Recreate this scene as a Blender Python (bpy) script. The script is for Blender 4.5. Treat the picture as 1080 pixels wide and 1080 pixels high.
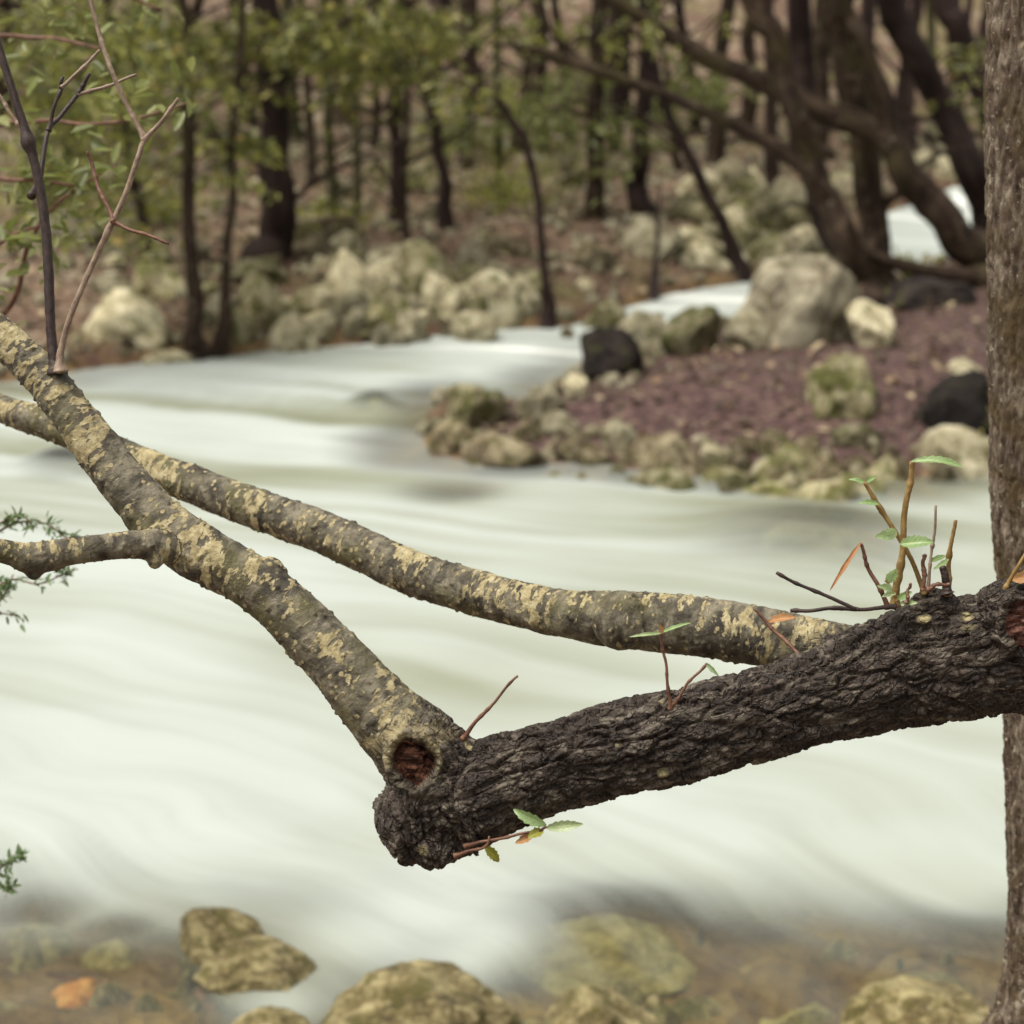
import bpy, math, random
import numpy as np
from mathutils import Vector

# ------------------------------------------------------------------ camera, world, sun, exposure
for o in list(bpy.data.objects):
    bpy.data.objects.remove(o)
S = bpy.context.scene
COL = S.collection
R = math.radians
random.seed(7)


def mkrng(s):
    return np.random.default_rng(abs(int(s)))


RNG = mkrng(11)

CAM_H = 2.2
PITCH = math.atan(620 / 2250.0)
FPX = 2250.0
cam_data = bpy.data.cameras.new('camera')
cam_data.sensor_fit = 'HORIZONTAL'
cam_data.sensor_width = 24.0
cam_data.lens = 50.0
cam_data.clip_start = 0.05
cam_data.clip_end = 400
cam_data.dof.use_dof = True
cam_data.dof.focus_distance = 2.0
cam_data.dof.aperture_fstop = 4.7
cam = bpy.data.objects.new('camera', cam_data)
COL.objects.link(cam)
cam.location = (0, 0, CAM_H)
cam.rotation_euler = (math.pi / 2 - PITCH, 0, 0)
S.camera = cam

SUN_EL, SUN_AZ = 68, -105        # azimuth measured from +Y towards +X : high light from the left
world = bpy.data.worlds.new('World')
S.world = world
world.use_nodes = True
wn = world.node_tree.nodes
wl = world.node_tree.links
bg = wn['Background']
sky = wn.new('ShaderNodeTexSky')
sky.sky_type = 'NISHITA'
sky.sun_disc = False
sky.sun_elevation = R(SUN_EL)
sky.sun_rotation = R(SUN_AZ)
sky.dust_density = 4.0
sky.ozone_density = 0.5
hs = wn.new('ShaderNodeHueSaturation')
hs.inputs['Saturation'].default_value = 0.12
wl.new(sky.outputs[0], hs.inputs['Color'])
warm = wn.new('ShaderNodeMix')
warm.data_type = 'RGBA'
warm.blend_type = 'MULTIPLY'
warm.inputs[0].default_value = 1.0
warm.inputs[7].default_value = (1.0, 0.97, 0.88, 1)
wl.new(hs.outputs[0], warm.inputs[6])
wl.new(warm.outputs[2], bg.inputs['Color'])
bg.inputs['Strength'].default_value = 0.12

sl = bpy.data.lights.new('sun', 'SUN')
sl.energy = 2.0
sl.angle = R(35)
sl.color = (1.0, 0.93, 0.81)
sun = bpy.data.objects.new('sun', sl)
COL.objects.link(sun)
az = R(SUN_AZ)
el = R(SUN_EL)
sdir = Vector((math.sin(az) * math.cos(el), math.cos(az) * math.cos(el), math.sin(el)))
sun.rotation_euler = sdir.to_track_quat('Z', 'Y').to_euler()
sun.location = (0, 0, 12)

S.render.engine = 'CYCLES'
S.view_settings.view_transform = 'Standard'
S.view_settings.look = 'None'
S.view_settings.exposure = 0.75
S.view_settings.gamma = 1.0
S.cycles.max_bounces = 8
S.cycles.transparent_max_bounces = 12

# ------------------------------------------------------------------ geometry of the view
CP, SP = math.cos(PITCH), math.sin(PITCH)


def raydir(px, py):
    a = (px - 540) / FPX
    b = (540 - py) / FPX
    return np.array([a, CP + b * SP, -SP + b * CP])


ORG = np.array([0, 0, CAM_H])


def P(px, py, d):                       # point at distance d in front of the camera
    return ORG + raydir(px, py) * d


def PY(px, py, Y):                      # point in the upright plane y = Y
    r = raydir(px, py)
    return ORG + r * (Y / r[1])


def G0(px, py, z=0.0):                  # point on the level plane z
    r = raydir(px, py)
    return ORG + r * ((z - CAM_H) / r[2])


# ------------------------------------------------------------------ noise in numpy
def _hash(ix, iy, iz, seed):
    n = (ix.astype(np.int64) * 374761393 + iy.astype(np.int64) * 668265263 + iz.astype(np.int64) * 2147483647 + seed * 974711) & 0xFFFFFFFF
    n = ((n ^ (n >> 13)) * 1274126177) & 0xFFFFFFFF
    n = ((n ^ (n >> 16)) * 2246822519) & 0xFFFFFFFF
    n = n ^ (n >> 15)
    return (n & 0xFFFFFF) / float(0xFFFFFF)


def vnoise(p, seed=0):
    p = np.asarray(p, float)
    i = np.floor(p).astype(np.int64)
    f = p - i
    f = f * f * f * (f * (f * 6 - 15) + 10)
    r = 0
    for dx in (0, 1):
        wx = f[:, 0] if dx else 1 - f[:, 0]
        for dy in (0, 1):
            wy = f[:, 1] if dy else 1 - f[:, 1]
            for dz in (0, 1):
                wz = f[:, 2] if dz else 1 - f[:, 2]
                r = r + wx * wy * wz * _hash(i[:, 0] + dx, i[:, 1] + dy, i[:, 2] + dz, seed)
    return r * 2 - 1


def fbm(p, octs=4, seed=0, gain=0.5):
    p = np.asarray(p, float)
    a, r, t = 1.0, 0, 0
    for k in range(octs):
        r = r + a * vnoise(p * (2.03 ** k) + 17.3 * k, seed + k)
        t += a
        a *= gain
    return r / t


def worley(p, seed=0):
    p = np.asarray(p, float)
    i = np.floor(p).astype(np.int64)
    f1 = np.full(len(p), 9.0)
    f2 = np.full(len(p), 9.0)
    idv = np.zeros(len(p))
    for dx in (-1, 0, 1):
        for dy in (-1, 0, 1):
            for dz in (-1, 0, 1):
                c = i + np.array([dx, dy, dz])
                h1 = _hash(c[:, 0], c[:, 1], c[:, 2], seed)
                q = np.stack([h1, _hash(c[:, 0], c[:, 1], c[:, 2], seed + 1), _hash(c[:, 0], c[:, 1], c[:, 2], seed + 2)], 1) + c
                d = np.sqrt(((q - p) ** 2).sum(1))
                closer = d < f1
                f2 = np.where(closer, f1, np.minimum(f2, d))
                idv = np.where(closer, h1, idv)
                f1 = np.where(closer, d, f1)
    return f1, f2, idv


def sstep(a, b, x):
    t = np.clip((x - a) / (b - a), 0, 1)
    return t * t * (3 - 2 * t)


# ------------------------------------------------------------------ objects
def link(name, data=None, parent=None):
    o = bpy.data.objects.new(name, data)
    COL.objects.link(o)
    if parent is not None:
        o.parent = parent
    return o


def build_mesh(name, verts, faces, mats=None, attrs=None, smooth=True, fmat=None):
    """verts (N,3); faces: array (M,k) or list of such arrays"""
    me = bpy.data.meshes.new(name)
    verts = np.asarray(verts, np.float32)
    if isinstance(faces, np.ndarray):
        faces = [faces]
    faces = [np.asarray(f, np.int32) for f in faces if len(f)]
    me.vertices.add(len(verts))
    me.vertices.foreach_set('co', verts.ravel())
    nl = sum(f.size for f in faces)
    npoly = sum(len(f) for f in faces)
    me.loops.add(nl)
    me.loops.foreach_set('vertex_index', np.concatenate([f.ravel() for f in faces]))
    me.polygons.add(npoly)
    tot = np.concatenate([np.full(len(f), f.shape[1], np.int32) for f in faces])
    start = np.concatenate([[0], np.cumsum(tot)[:-1]]).astype(np.int32)
    me.polygons.foreach_set('loop_start', start)
    me.polygons.foreach_set('loop_total', tot)
    if smooth:
        me.polygons.foreach_set('use_smooth', np.ones(npoly, bool))
    for m in (mats if isinstance(mats, (list, tuple)) else [mats]):
        if m is not None:
            me.materials.append(m)
    if fmat is not None:
        me.polygons.foreach_set('material_index', np.asarray(fmat, np.int32))
    me.update(calc_edges=True)
    for k, v in (attrs or {}).items():
        v = np.asarray(v, np.float32)
        if v.ndim == 2:
            a = me.attributes.new(k, 'FLOAT_VECTOR', 'POINT')
            a.data.foreach_set('vector', v.ravel())
        else:
            a = me.attributes.new(k, 'FLOAT', 'POINT')
            a.data.foreach_set('value', v)
    me.validate()
    return me


def tag(o, label=None, cat=None, group=None, kind=None):
    if label:
        o['label'] = label
    if cat:
        o['category'] = cat
    if group:
        o['group'] = group
    if kind:
        o['kind'] = kind
    return o


def thing(name, loc, label, cat, group=None):
    o = link(name)
    o.location = tuple(float(c) for c in loc)
    o.empty_display_size = 0.1
    return tag(o, label, cat, group)


def part(name, root_loc, parent, verts, faces, mat, attrs=None, smooth=True):
    me = build_mesh(name, np.asarray(verts) - np.asarray(root_loc, float), faces, mat, attrs, smooth)
    return link(name, me, parent)


# ------------------------------------------------------------------ tubes
def catmull(pts, n):
    pts = np.asarray(pts, float)
    k = len(pts)
    if k == 2:
        t = np.linspace(0, 1, n)[:, None]
        return pts[0] * (1 - t) + pts[1] * t
    ext = np.vstack([2 * pts[0] - pts[1], pts, 2 * pts[-1] - pts[-2]])
    t = np.linspace(0, k - 1 - 1e-9, n)
    i = t.astype(int)
    f = (t - i)[:, None]
    p0, p1, p2, p3 = ext[i], ext[i + 1], ext[i + 2], ext[i + 3]
    return 0.5 * (2 * p1 + (p2 - p0) * f + (2 * p0 - 5 * p1 + 4 * p2 - p3) * f ** 2 + (3 * p1 - p0 - 3 * p2 + p3) * f ** 3)


def frames(c):
    t = np.gradient(c, axis=0)
    t /= np.linalg.norm(t, axis=1)[:, None] + 1e-12
    n = np.zeros_like(t)
    a = np.array([0, -1.0, 0.2])
    v = a - t[0] * a.dot(t[0])
    if np.linalg.norm(v) < 1e-3:
        a = np.array([1.0, 0, 0])
        v = a - t[0] * a.dot(t[0])
    n[0] = v / np.linalg.norm(v)
    for k in range(1, len(c)):
        v = n[k - 1] - t[k] * n[k - 1].dot(t[k])
        n[k] = v / (np.linalg.norm(v) + 1e-12)
    b = np.cross(t, n)
    return t, n, b


def tube(pts4, n=None, seg=10, disp=None, cap=True, wob=0.0, seed=0):
    """pts4: rows x,y,z,r. returns verts, [quads, tris], bark coords"""
    s = catmull(pts4, n or max(2, len(pts4) * 6))
    c, r = s[:, :3], np.maximum(s[:, 3], 1e-4)
    t, nn, b = frames(c)
    u = np.concatenate([[0], np.cumsum(np.linalg.norm(np.diff(c, axis=0), axis=1))])
    th = np.linspace(0, 2 * math.pi, seg, endpoint=False)
    ct, st = np.cos(th), np.sin(th)
    N = len(c)
    bc = np.stack([np.outer(r, ct), np.outer(r, st), np.repeat(u[:, None], seg, 1)], 2).reshape(-1, 3)
    nrm = (nn[:, None, :] * ct[None, :, None] + b[:, None, :] * st[None, :, None]).reshape(-1, 3)
    rr = np.repeat(r, seg)
    cc = np.repeat(c, seg, 0)
    off = rr.copy()
    if wob:
        off = off * (1 + wob * fbm(bc / (np.mean(r) * 1.6) + seed, 3, seed))
    if disp is not None:
        off = off + disp(bc)
    v = cc + nrm * off[:, None]
    i = np.arange(N - 1)[:, None] * seg
    j = np.arange(seg)[None, :]
    jn = (j + 1) % seg
    q = np.stack([i + j, i + jn, i + seg + jn, i + seg + j], 2).reshape(-1, 4)
    fs = [q]
    if cap:
        v = np.vstack([v, c[0] - t[0] * r[0] * 0.3, c[-1] + t[-1] * r[-1] * 0.4])
        bc = np.vstack([bc, [0, 0, 0], [0, 0, u[-1]]])
        jj = np.arange(seg)
        a = np.stack([np.full(seg, N * seg), (jj + 1) % seg, jj], 1)
        e = np.stack([np.full(seg, N * seg + 1), (N - 1) * seg + jj, (N - 1) * seg + (jj + 1) % seg], 1)
        fs.append(np.vstack([a, e]))
    return v, fs, bc


def merge(parts):
    """list of (verts, [faces..], attr) -> one"""
    V, Q, T, A, o = [], [], [], [], 0
    for v, fs, a in parts:
        V.append(v)
        A.append(a)
        for f in fs:
            (Q if f.shape[1] == 4 else T).append(f + o)
        o += len(v)
    fs = []
    if Q:
        fs.append(np.vstack(Q))
    if T:
        fs.append(np.vstack(T))
    return np.vstack(V), fs, np.concatenate(A)


# ------------------------------------------------------------------ material helpers
class NT:
    def __init__(self, name):
        self.m = bpy.data.materials.new(name)
        self.m.use_nodes = True
        self.t = self.m.node_tree
        self.n = self.t.nodes
        self.out = self.n['Material Output']
        self.p = self.n['Principled BSDF']

    def L(self, a, b):
        self.t.links.new(a, b)

    def new(self, kind, **kw):
        nd = self.n.new(kind)
        for k, v in kw.items():
            setattr(nd, k, v)
        return nd

    def attr(self, name):
        return self.new('ShaderNodeAttribute', attribute_name=name)

    def coord(self, which='Object'):
        return self.new('ShaderNodeTexCoord').outputs[which]

    def mapping(self, vec, scale=(1, 1, 1), loc=(0, 0, 0)):
        nd = self.new('ShaderNodeMapping')
        nd.inputs['Scale'].default_value = scale
        nd.inputs['Location'].default_value = loc
        self.L(vec, nd.inputs['Vector'])
        return nd.outputs[0]

    def noise(self, vec, scale, detail=4, rough=0.55, dist=0.0):
        nd = self.new('ShaderNodeTexNoise')
        nd.inputs['Scale'].default_value = scale
        nd.inputs['Detail'].default_value = detail
        nd.inputs['Roughness'].default_value = rough
        nd.inputs['Distortion'].default_value = dist
        self.L(vec, nd.inputs['Vector'])
        return nd.outputs[0]

    def voro(self, vec, scale, feature='F1'):
        nd = self.new('ShaderNodeTexVoronoi', feature=feature)
        nd.inputs['Scale'].default_value = scale
        self.L(vec, nd.inputs['Vector'])
        return nd

    def ramp(self, fac, stops, interp='LINEAR'):
        nd = self.new('ShaderNodeValToRGB')
        cr = nd.color_ramp
        cr.interpolation = interp
        while len(cr.elements) > 1:
            cr.elements.remove(cr.elements[-1])
        first = True
        for p, c in stops:
            if not isinstance(c, (tuple, list)):
                c = (c, c, c)
            e = cr.elements[0] if first else cr.elements.new(p)
            e.position = p
            e.color = (*c, 1)
            first = False
        self.L(fac, nd.inputs[0])
        return nd.outputs[0]

    def mix(self, fac, a, b, blend='MIX'):
        nd = self.new('ShaderNodeMix', data_type='RGBA', blend_type=blend)
        for sock, v in ((nd.inputs[0], fac), (nd.inputs[6], a), (nd.inputs[7], b)):
            if hasattr(v, 'is_output'):
                self.L(v, sock)
            elif isinstance(v, (int, float)):
                sock.default_value = v
            else:
                sock.default_value = (*v, 1)
        return nd.outputs[2]

    def math(self, op, a, b=0.0, clamp=False):
        nd = self.new('ShaderNodeMath', operation=op, use_clamp=clamp)
        for sock, v in ((nd.inputs[0], a), (nd.inputs[1], b)):
            if hasattr(v, 'is_output'):
                self.L(v, sock)
            else:
                sock.default_value = v
        return nd.outputs[0]

    def bump(self, h, strength=0.5, dist=0.01):
        nd = self.new('ShaderNodeBump')
        nd.inputs['Strength'].default_value = strength
        nd.inputs['Distance'].default_value = dist
        self.L(h, nd.inputs['Height'])
        return nd.outputs[0]

    def finish(self, col, rough=0.7, spec=0.3, normal=None):
        for sock, v in ((self.p.inputs['Base Color'], col), (self.p.inputs['Roughness'], rough)):
            if hasattr(v, 'is_output'):
                self.L(v, sock)
            elif isinstance(v, (int, float)):
                sock.default_value = v
            else:
                sock.default_value = (*v, 1)
        self.p.inputs['Specular IOR Level'].default_value = spec
        if normal is not None:
            self.L(normal, self.p.inputs['Normal'])
        return self.m


def mat_fg_bark():
    t = NT('leaning_tree_bark')
    bc = t.attr('bc').outputs['Vector']
    rough = t.attr('rough').outputs['Fac']
    # old plated bark
    n1 = t.noise(t.mapping(bc, (1, 1, 0.45)), 75, 6, 0.65, 0.6)
    n2 = t.noise(bc, 420, 4, 0.6)
    old = t.ramp(n1, [(0.37, (0.0074, 0.0040, 0.0033)), (0.47, (0.0218, 0.0137, 0.0111)), (0.54, (0.0624, 0.0456, 0.0355)), (0.60, (0.23, 0.197, 0.158))])
    old = t.mix(0.45, old, t.ramp(n2, [(0.40, (0.0071, 0.0037, 0.0029)), (0.62, (0.0890, 0.0638, 0.0489))]))
    spots = t.voro(t.mapping(bc, (1, 1, 0.8)), 30, 'F1')
    sn = t.noise(bc, 11, 2)
    smask = t.math('MULTIPLY', t.ramp(spots.outputs['Distance'], [(0.13, 1.0), (0.19, 0.0)]), t.ramp(sn, [(0.42, 0.0), (0.48, 1.0)]))
    old = t.mix(smask, old, (0.42, 0.36, 0.2))
    # young smooth bark with lichen
    m1 = t.noise(t.mapping(bc, (1, 1, 1.6)), 38, 5, 0.6, 0.4)
    young = t.ramp(m1, [(0.34, (0.019, 0.014, 0.011)), (0.48, (0.076, 0.065, 0.044)), (0.63, (0.22, 0.195, 0.14))])
    green = t.ramp(t.noise(bc, 16, 4, 0.6), [(0.50, 0.0), (0.64, 0.75)])
    young = t.mix(green, young, (0.105, 0.095, 0.035))
    # transverse cream lichen blotches
    up = t.attr('up').outputs['Fac']
    warp = t.mapping(bc, (0.65, 0.65, 1.5))
    l1 = t.noise(warp, 80, 5, 0.6, 0.2)
    lam = t.noise(bc, 13, 3, 0.5)
    lth = t.math('ADD', l1, t.math('MULTIPLY', t.math('SUBTRACT', lam, 0.5), 0.8))
    lth = t.math('ADD', lth, t.math('MULTIPLY', up, 0.045))
    lich = t.ramp(lth, [(0.57, 0.0), (0.61, 1.0)])
    sp = t.voro(t.mapping(bc, (1, 1, 1.2)), 95, 'F1')
    lsp = t.math('MULTIPLY', t.ramp(sp.outputs['Distance'], [(0.2, 1.0), (0.28, 0.0)]), t.ramp(t.noise(bc, 30, 2), [(0.44, 0.0), (0.5, 1.0)]))
    lich = t.math('MAXIMUM', lich, lsp)
    lcol = t.ramp(t.noise(bc, 120, 4, 0.7), [(0.3, (0.21, 0.17, 0.08)), (0.5, (0.41, 0.34, 0.18)), (0.7, (0.60, 0.53, 0.34))])
    young = t.mix(t.math('MULTIPLY', lich, 0.85), young, lcol)
    dk = t.ramp(t.noise(t.mapping(bc, (0.8, 0.8, 3.0)), 60, 5, 0.7), [(0.60, 0.0), (0.68, 0.8)])
    young = t.mix(dk, young, (0.03, 0.025, 0.022))
    col = t.mix(rough, young, old)
    h = t.math('ADD', t.noise(bc, 260, 6, 0.7), t.math('MULTIPLY', lich, 0.25))
    wv = t.new('ShaderNodeVectorMath', operation='ADD')
    wn_ = t.new('ShaderNodeTexNoise')
    wn_.inputs['Scale'].default_value = 60
    wn_.inputs['Detail'].default_value = 4
    t.L(bc, wn_.inputs['Vector'])
    ws = t.new('ShaderNodeVectorMath', operation='SCALE')
    ws.inputs['Scale'].default_value = 0.018
    t.L(wn_.outputs['Color'], ws.inputs[0])
    t.L(t.mapping(bc, (1, 1, 0.42)), wv.inputs[0])
    t.L(ws.outputs[0], wv.inputs[1])
    ve = t.voro(wv.outputs[0], 120, 'DISTANCE_TO_EDGE')
    flake = t.math('MULTIPLY', t.ramp(ve.outputs['Distance'], [(0.0, 0.0), (0.12, 0.8), (0.4, 1.0)]), t.math('MULTIPLY', rough, 1.6))
    h = t.math('ADD', h, flake)
    nrm = t.bump(h, 1.0, 0.0024)
    rr = t.ramp(t.noise(bc, 90, 3), [(0.35, 0.33), (0.65, 0.75)])
    return t.finish(col, rr, 0.4, nrm)


def mat_bark(name, c0, c1, c2, scale=30, spots=None, stretch=0.25, moss=None):
    t = NT(name)
    bc = t.attr('bc').outputs['Vector']
    oi = t.new('ShaderNodeObjectInfo').outputs['Random']
    n1 = t.noise(t.mapping(bc, (1, 1, stretch)), scale, 6, 0.65, 0.5)
    col = t.ramp(n1, [(0.3, c0), (0.5, c1), (0.7, c2)])
    if spots:
        m = t.ramp(t.noise(t.mapping(bc, (1, 1, 0.8)), scale * 1.8, 5, 0.7), [(0.60, 0.0), (0.66, 0.85)])
        col = t.mix(m, col, spots)
    if moss:
        m = t.ramp(t.noise(bc, scale * 0.18, 4, 0.6), [(0.48, 0.0), (0.62, 0.8)])
        col = t.mix(m, col, moss)
    br = t.math('ADD', t.math('MULTIPLY', oi, 0.5), 0.75)
    nd = t.new('ShaderNodeVectorMath', operation='SCALE')
    t.L(col, nd.inputs[0])
    t.L(br, nd.inputs['Scale'])
    nrm = t.bump(t.noise(t.mapping(bc, (1, 1, stretch)), scale * 3, 6, 0.7), 0.9, 0.006)
    return t.finish(nd.outputs[0], 0.75, 0.15, nrm)


def mat_leaf(name, stops, trans=0.35, rough=0.4, veins=False):
    t = NT(name)
    rnd = t.attr('rnd').outputs['Fac']
    col = t.ramp(rnd, stops)
    vein = t.noise(t.coord('Object'), 160, 3)
    col = t.mix(0.18, col, t.ramp(vein, [(0.3, (0.02, 0.03, 0.01)), (0.7, (0.3, 0.34, 0.15))]))
    if veins:
        sp = t.new('ShaderNodeSeparateXYZ')
        t.L(t.attr('lv').outputs['Vector'], sp.inputs[0])
        af = t.math('ABSOLUTE', sp.outputs[1])
        rib = t.ramp(af, [(0.05, 0.8), (0.16, 0.0)])
        ph = t.math('FRACT', t.math('SUBTRACT', t.math('MULTIPLY', sp.outputs[0], 8.0), t.math('MULTIPLY', af, 1.6)))
        side = t.ramp(t.math('ABSOLUTE', t.math('SUBTRACT', ph, 0.5)), [(0.03, 0.45), (0.14, 0.0)])
        lightc = t.mix(1.0, col, (1.55, 1.45, 1.35), 'MULTIPLY')
        blot = t.ramp(t.noise(t.coord('Object'), 240, 4, 0.6), [(0.42, 0.0), (0.62, 0.55)])
        col = t.mix(blot, col, t.mix(1.0, col, (0.62, 0.66, 0.42), 'MULTIPLY'))
        col = t.mix(t.math('MAXIMUM', rib, side), col, lightc)
    t.finish(col, rough, 0.5)
    tr = t.new('ShaderNodeBsdfTranslucent')
    t.L(col, tr.inputs['Color'])
    mx = t.new('ShaderNodeMixShader')
    mx.inputs[0].default_value = trans
    t.L(t.p.outputs[0], mx.inputs[1])
    t.L(tr.outputs[0], mx.inputs[2])
    t.L(mx.outputs[0], t.out.inputs['Surface'])
    return t.m


def mat_twig(name, c0, c1):
    t = NT(name)
    bc = t.attr('bc').outputs['Vector']
    col = t.ramp(t.noise(t.mapping(bc, (1, 1, 0.5)), 220, 4, 0.6), [(0.35, c0), (0.65, c1)])
    nrm = t.bump(t.noise(bc, 500, 3), 0.5, 0.001)
    return t.finish(col, 0.5, 0.35, nrm)


def mat_rock(name, dark, mid, light, moss=(0.09, 0.10, 0.025), mossy=0.55, scale=1.0, wet=False, rvar=0.9):
    t = NT(name)
    co = t.coord('Object')
    oi = t.new('ShaderNodeObjectInfo')
    ad = t.new('ShaderNodeVectorMath', operation='ADD')
    cmb = t.new('ShaderNodeCombineXYZ')
    for k in range(3):
        t.L(t.math('MULTIPLY', oi.outputs['Random'], 40.0 + 13 * k), cmb.inputs[k])
    t.L(co, ad.inputs[0])
    t.L(cmb.outputs[0], ad.inputs[1])
    v = ad.outputs[0]
    n1 = t.noise(v, 3.2 * scale, 8, 0.62, 0.4)
    col = t.ramp(n1, [(0.32, dark), (0.47, mid), (0.62, light)])
    n2 = t.noise(v, 14 * scale, 6, 0.65)
    col = t.mix(t.ramp(n2, [(0.52, 0.0), (0.62, 0.7)]), col, light)
    mm = t.ramp(t.noise(v, 4.0 * scale, 5, 0.65), [(mossy, 0.0), (mossy + 0.1, 0.85)])
    col = t.mix(mm, col, moss)
    dk = t.ramp(t.noise(v, 22 * scale, 5, 0.7), [(0.60, 0.0), (0.66, 0.8)])
    col = t.mix(dk, col, tuple(c * 0.25 for c in dark))
    br = t.math('ADD', t.math('MULTIPLY', oi.outputs['Random'], rvar), 1.0 - rvar * 0.65)
    nd = t.new('ShaderNodeVectorMath', operation='SCALE')
    t.L(col, nd.inputs[0])
    t.L(br, nd.inputs['Scale'])
    nrm = t.bump(t.noise(v, 18 * scale, 8, 0.7), 0.7, 0.03 / scale)
    return t.finish(nd.outputs[0], 0.45 if wet else 0.8, 0.4 if wet else 0.25, nrm)


M_FG = mat_fg_bark()
M_TRUNK = mat_bark('grey_fissured_bark', (0.030, 0.019, 0.015), (0.15, 0.112, 0.086), (0.40, 0.345, 0.27), 85, spots=(0.60, 0.55, 0.43), stretch=0.3, moss=(0.11, 0.078, 0.038))
M_DARK = mat_bark('dark_forest_bark', (0.0133, 0.0072, 0.0074), (0.0295, 0.0180, 0.0161), (0.0629, 0.0424, 0.0333), 12, stretch=0.3)
M_BROWN = mat_bark('brown_forest_bark', (0.0104, 0.0062, 0.0048), (0.0330, 0.0206, 0.0150), (0.1130, 0.0808, 0.0539), 11, spots=(0.1826, 0.1565, 0.1149), stretch=0.4, moss=(0.0522, 0.0429, 0.0174))
M_MOSSY = mat_bark('mossy_forest_bark', (0.0264, 0.0238, 0.0132), (0.0594, 0.0561, 0.0297), (0.0990, 0.0924, 0.0528), 12, stretch=0.3, moss=(0.0726, 0.0792, 0.0264))
M_LEAF = mat_leaf('oak_leaf', [(0.0, (0.0531, 0.0636, 0.0112)), (0.35, (0.1381, 0.1516, 0.0262)), (0.6, (0.2656, 0.2639, 0.0514)), (0.85, (0.4462, 0.4105, 0.1122)), (1.0, (0.4462, 0.2150, 0.0561))])
M_LEAFPALE = mat_leaf('pale_leaf', [(0.0, (0.0864, 0.1080, 0.0216)), (0.5, (0.1944, 0.2232, 0.0504)), (1.0, (0.3456, 0.3456, 0.1440))], 0.45)
M_SPROUT = mat_leaf('sprout_leaf', [(0.0, (0.30, 0.50, 0.20)), (0.5, (0.40, 0.58, 0.28)), (1.0, (0.52, 0.66, 0.38))], 0.5, 0.3, True)
M_OLIVE = mat_leaf('olive_leaf', [(0.0, (0.24, 0.27, 0.03)), (1.0, (0.36, 0.36, 0.06))], 0.4, 0.4, True)
M_LIMELEAF = mat_leaf('lime_leaf', [(0.0, (0.24, 0.27, 0.03)), (1.0, (0.36, 0.36, 0.06))], 0.4)
M_DRY = mat_leaf('dry_leaf', [(0.0, (0.45, 0.18, 0.07)), (1.0, (0.60, 0.32, 0.15))], 0.35, 0.6, True)
M_HEATH = mat_leaf('heath_leaf', [(0.0, (0.09, 0.16, 0.06)), (1.0, (0.22, 0.33, 0.14))], 0.4)
M_TWIG = mat_twig('red_brown_twig', (0.075, 0.030, 0.022), (0.20, 0.10, 0.06))
M_TWIGY = mat_twig('yellow_brown_shoot', (0.15, 0.085, 0.025), (0.30, 0.20, 0.07))
M_TWIGD = mat_twig('dark_twig', (0.020, 0.012, 0.012), (0.055, 0.035, 0.03))
M_TWIGP = mat_twig('pale_twig', (0.15, 0.10, 0.075), (0.32, 0.24, 0.18))
M_LIME = mat_rock('limestone', (0.10, 0.078, 0.045), (0.36, 0.315, 0.195), (0.62, 0.57, 0.41), mossy=0.55)
M_LIMEG = mat_rock('mossy_limestone', (0.06, 0.048, 0.022), (0.24, 0.208, 0.11), (0.50, 0.455, 0.30), moss=(0.10, 0.11, 0.022), mossy=0.47)
M_BOULDER = mat_rock('grey_boulder', (0.04, 0.03, 0.022), (0.16, 0.135, 0.092), (0.40, 0.365, 0.27), moss=(0.085, 0.075, 0.03), mossy=0.55, rvar=0.1)
M_BROWNROCK = mat_rock('brown_bank_rock', (0.035, 0.024, 0.017), (0.125, 0.093, 0.058), (0.36, 0.31, 0.20), moss=(0.075, 0.07, 0.018), mossy=0.49)
M_DARKROCK = mat_rock('dark_wet_rock_and_hole_shade', (0.008, 0.005, 0.006), (0.018, 0.012, 0.012), (0.055, 0.042, 0.034), mossy=0.58, wet=False)
M_NEARROCK = mat_rock('spotted_river_rock', (0.06, 0.045, 0.018), (0.17, 0.132, 0.052), (0.42, 0.36, 0.19), moss=(0.095, 0.085, 0.02), mossy=0.50, scale=1.5, wet=True, rvar=0.3)
M_ORANGE = mat_rock('orange_river_rock', (0.25, 0.08, 0.025), (0.55, 0.20, 0.05), (0.75, 0.40, 0.14), moss=(0.2, 0.10, 0.04), mossy=0.62, scale=2.0, wet=True)
M_RUST = mat_rock('rusty_river_rock', (0.06, 0.022, 0.017), (0.19, 0.07, 0.048), (0.38, 0.18, 0.11), moss=(0.10, 0.06, 0.03), mossy=0.6, scale=1.6, wet=True)
M_YELLOW = mat_rock('yellow_river_rock', (0.11, 0.085, 0.035), (0.27, 0.22, 0.095), (0.46, 0.40, 0.21), mossy=0.6, scale=1.6, wet=True)

# ------------------------------------------------------------------ terrain
far_px = [(-900, 440), (-300, 412), (0, 401), (80, 393), (200, 381), (340, 367), (480, 353), (580, 346), (640, 337), (700, 314), (790, 297), (880, 284), (925, 225), (1000, 200), (1100, 180), (1300, 165), (1700, 150)]
far_poly = np.array([G0(*p)[:2] for p in far_px] + [(60, 60), (60, 120), (-60, 120), (-60, 12)])
isl_px = [(452, 484), (462, 420), (560, 420), (612, 390), (636, 362), (660, 346), (720, 350), (790, 338), (870, 332), (905, 322), (935, 290), (1000, 276), (1100, 268), (1500, 262), (1900, 330), (1800, 470), (1300, 492), (1050, 500), (950, 508), (850, 512), (750, 505), (680, 502), (600, 494), (520, 492)]
isl_poly = np.array([G0(*p)[:2] for p in isl_px])
near_poly = np.array([(-30, 3.5), (-2, 3.72), (0, 3.76), (1.2, 3.72), (3, 3.6), (30, 3.5), (30, -30), (-30, -30)])


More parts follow.
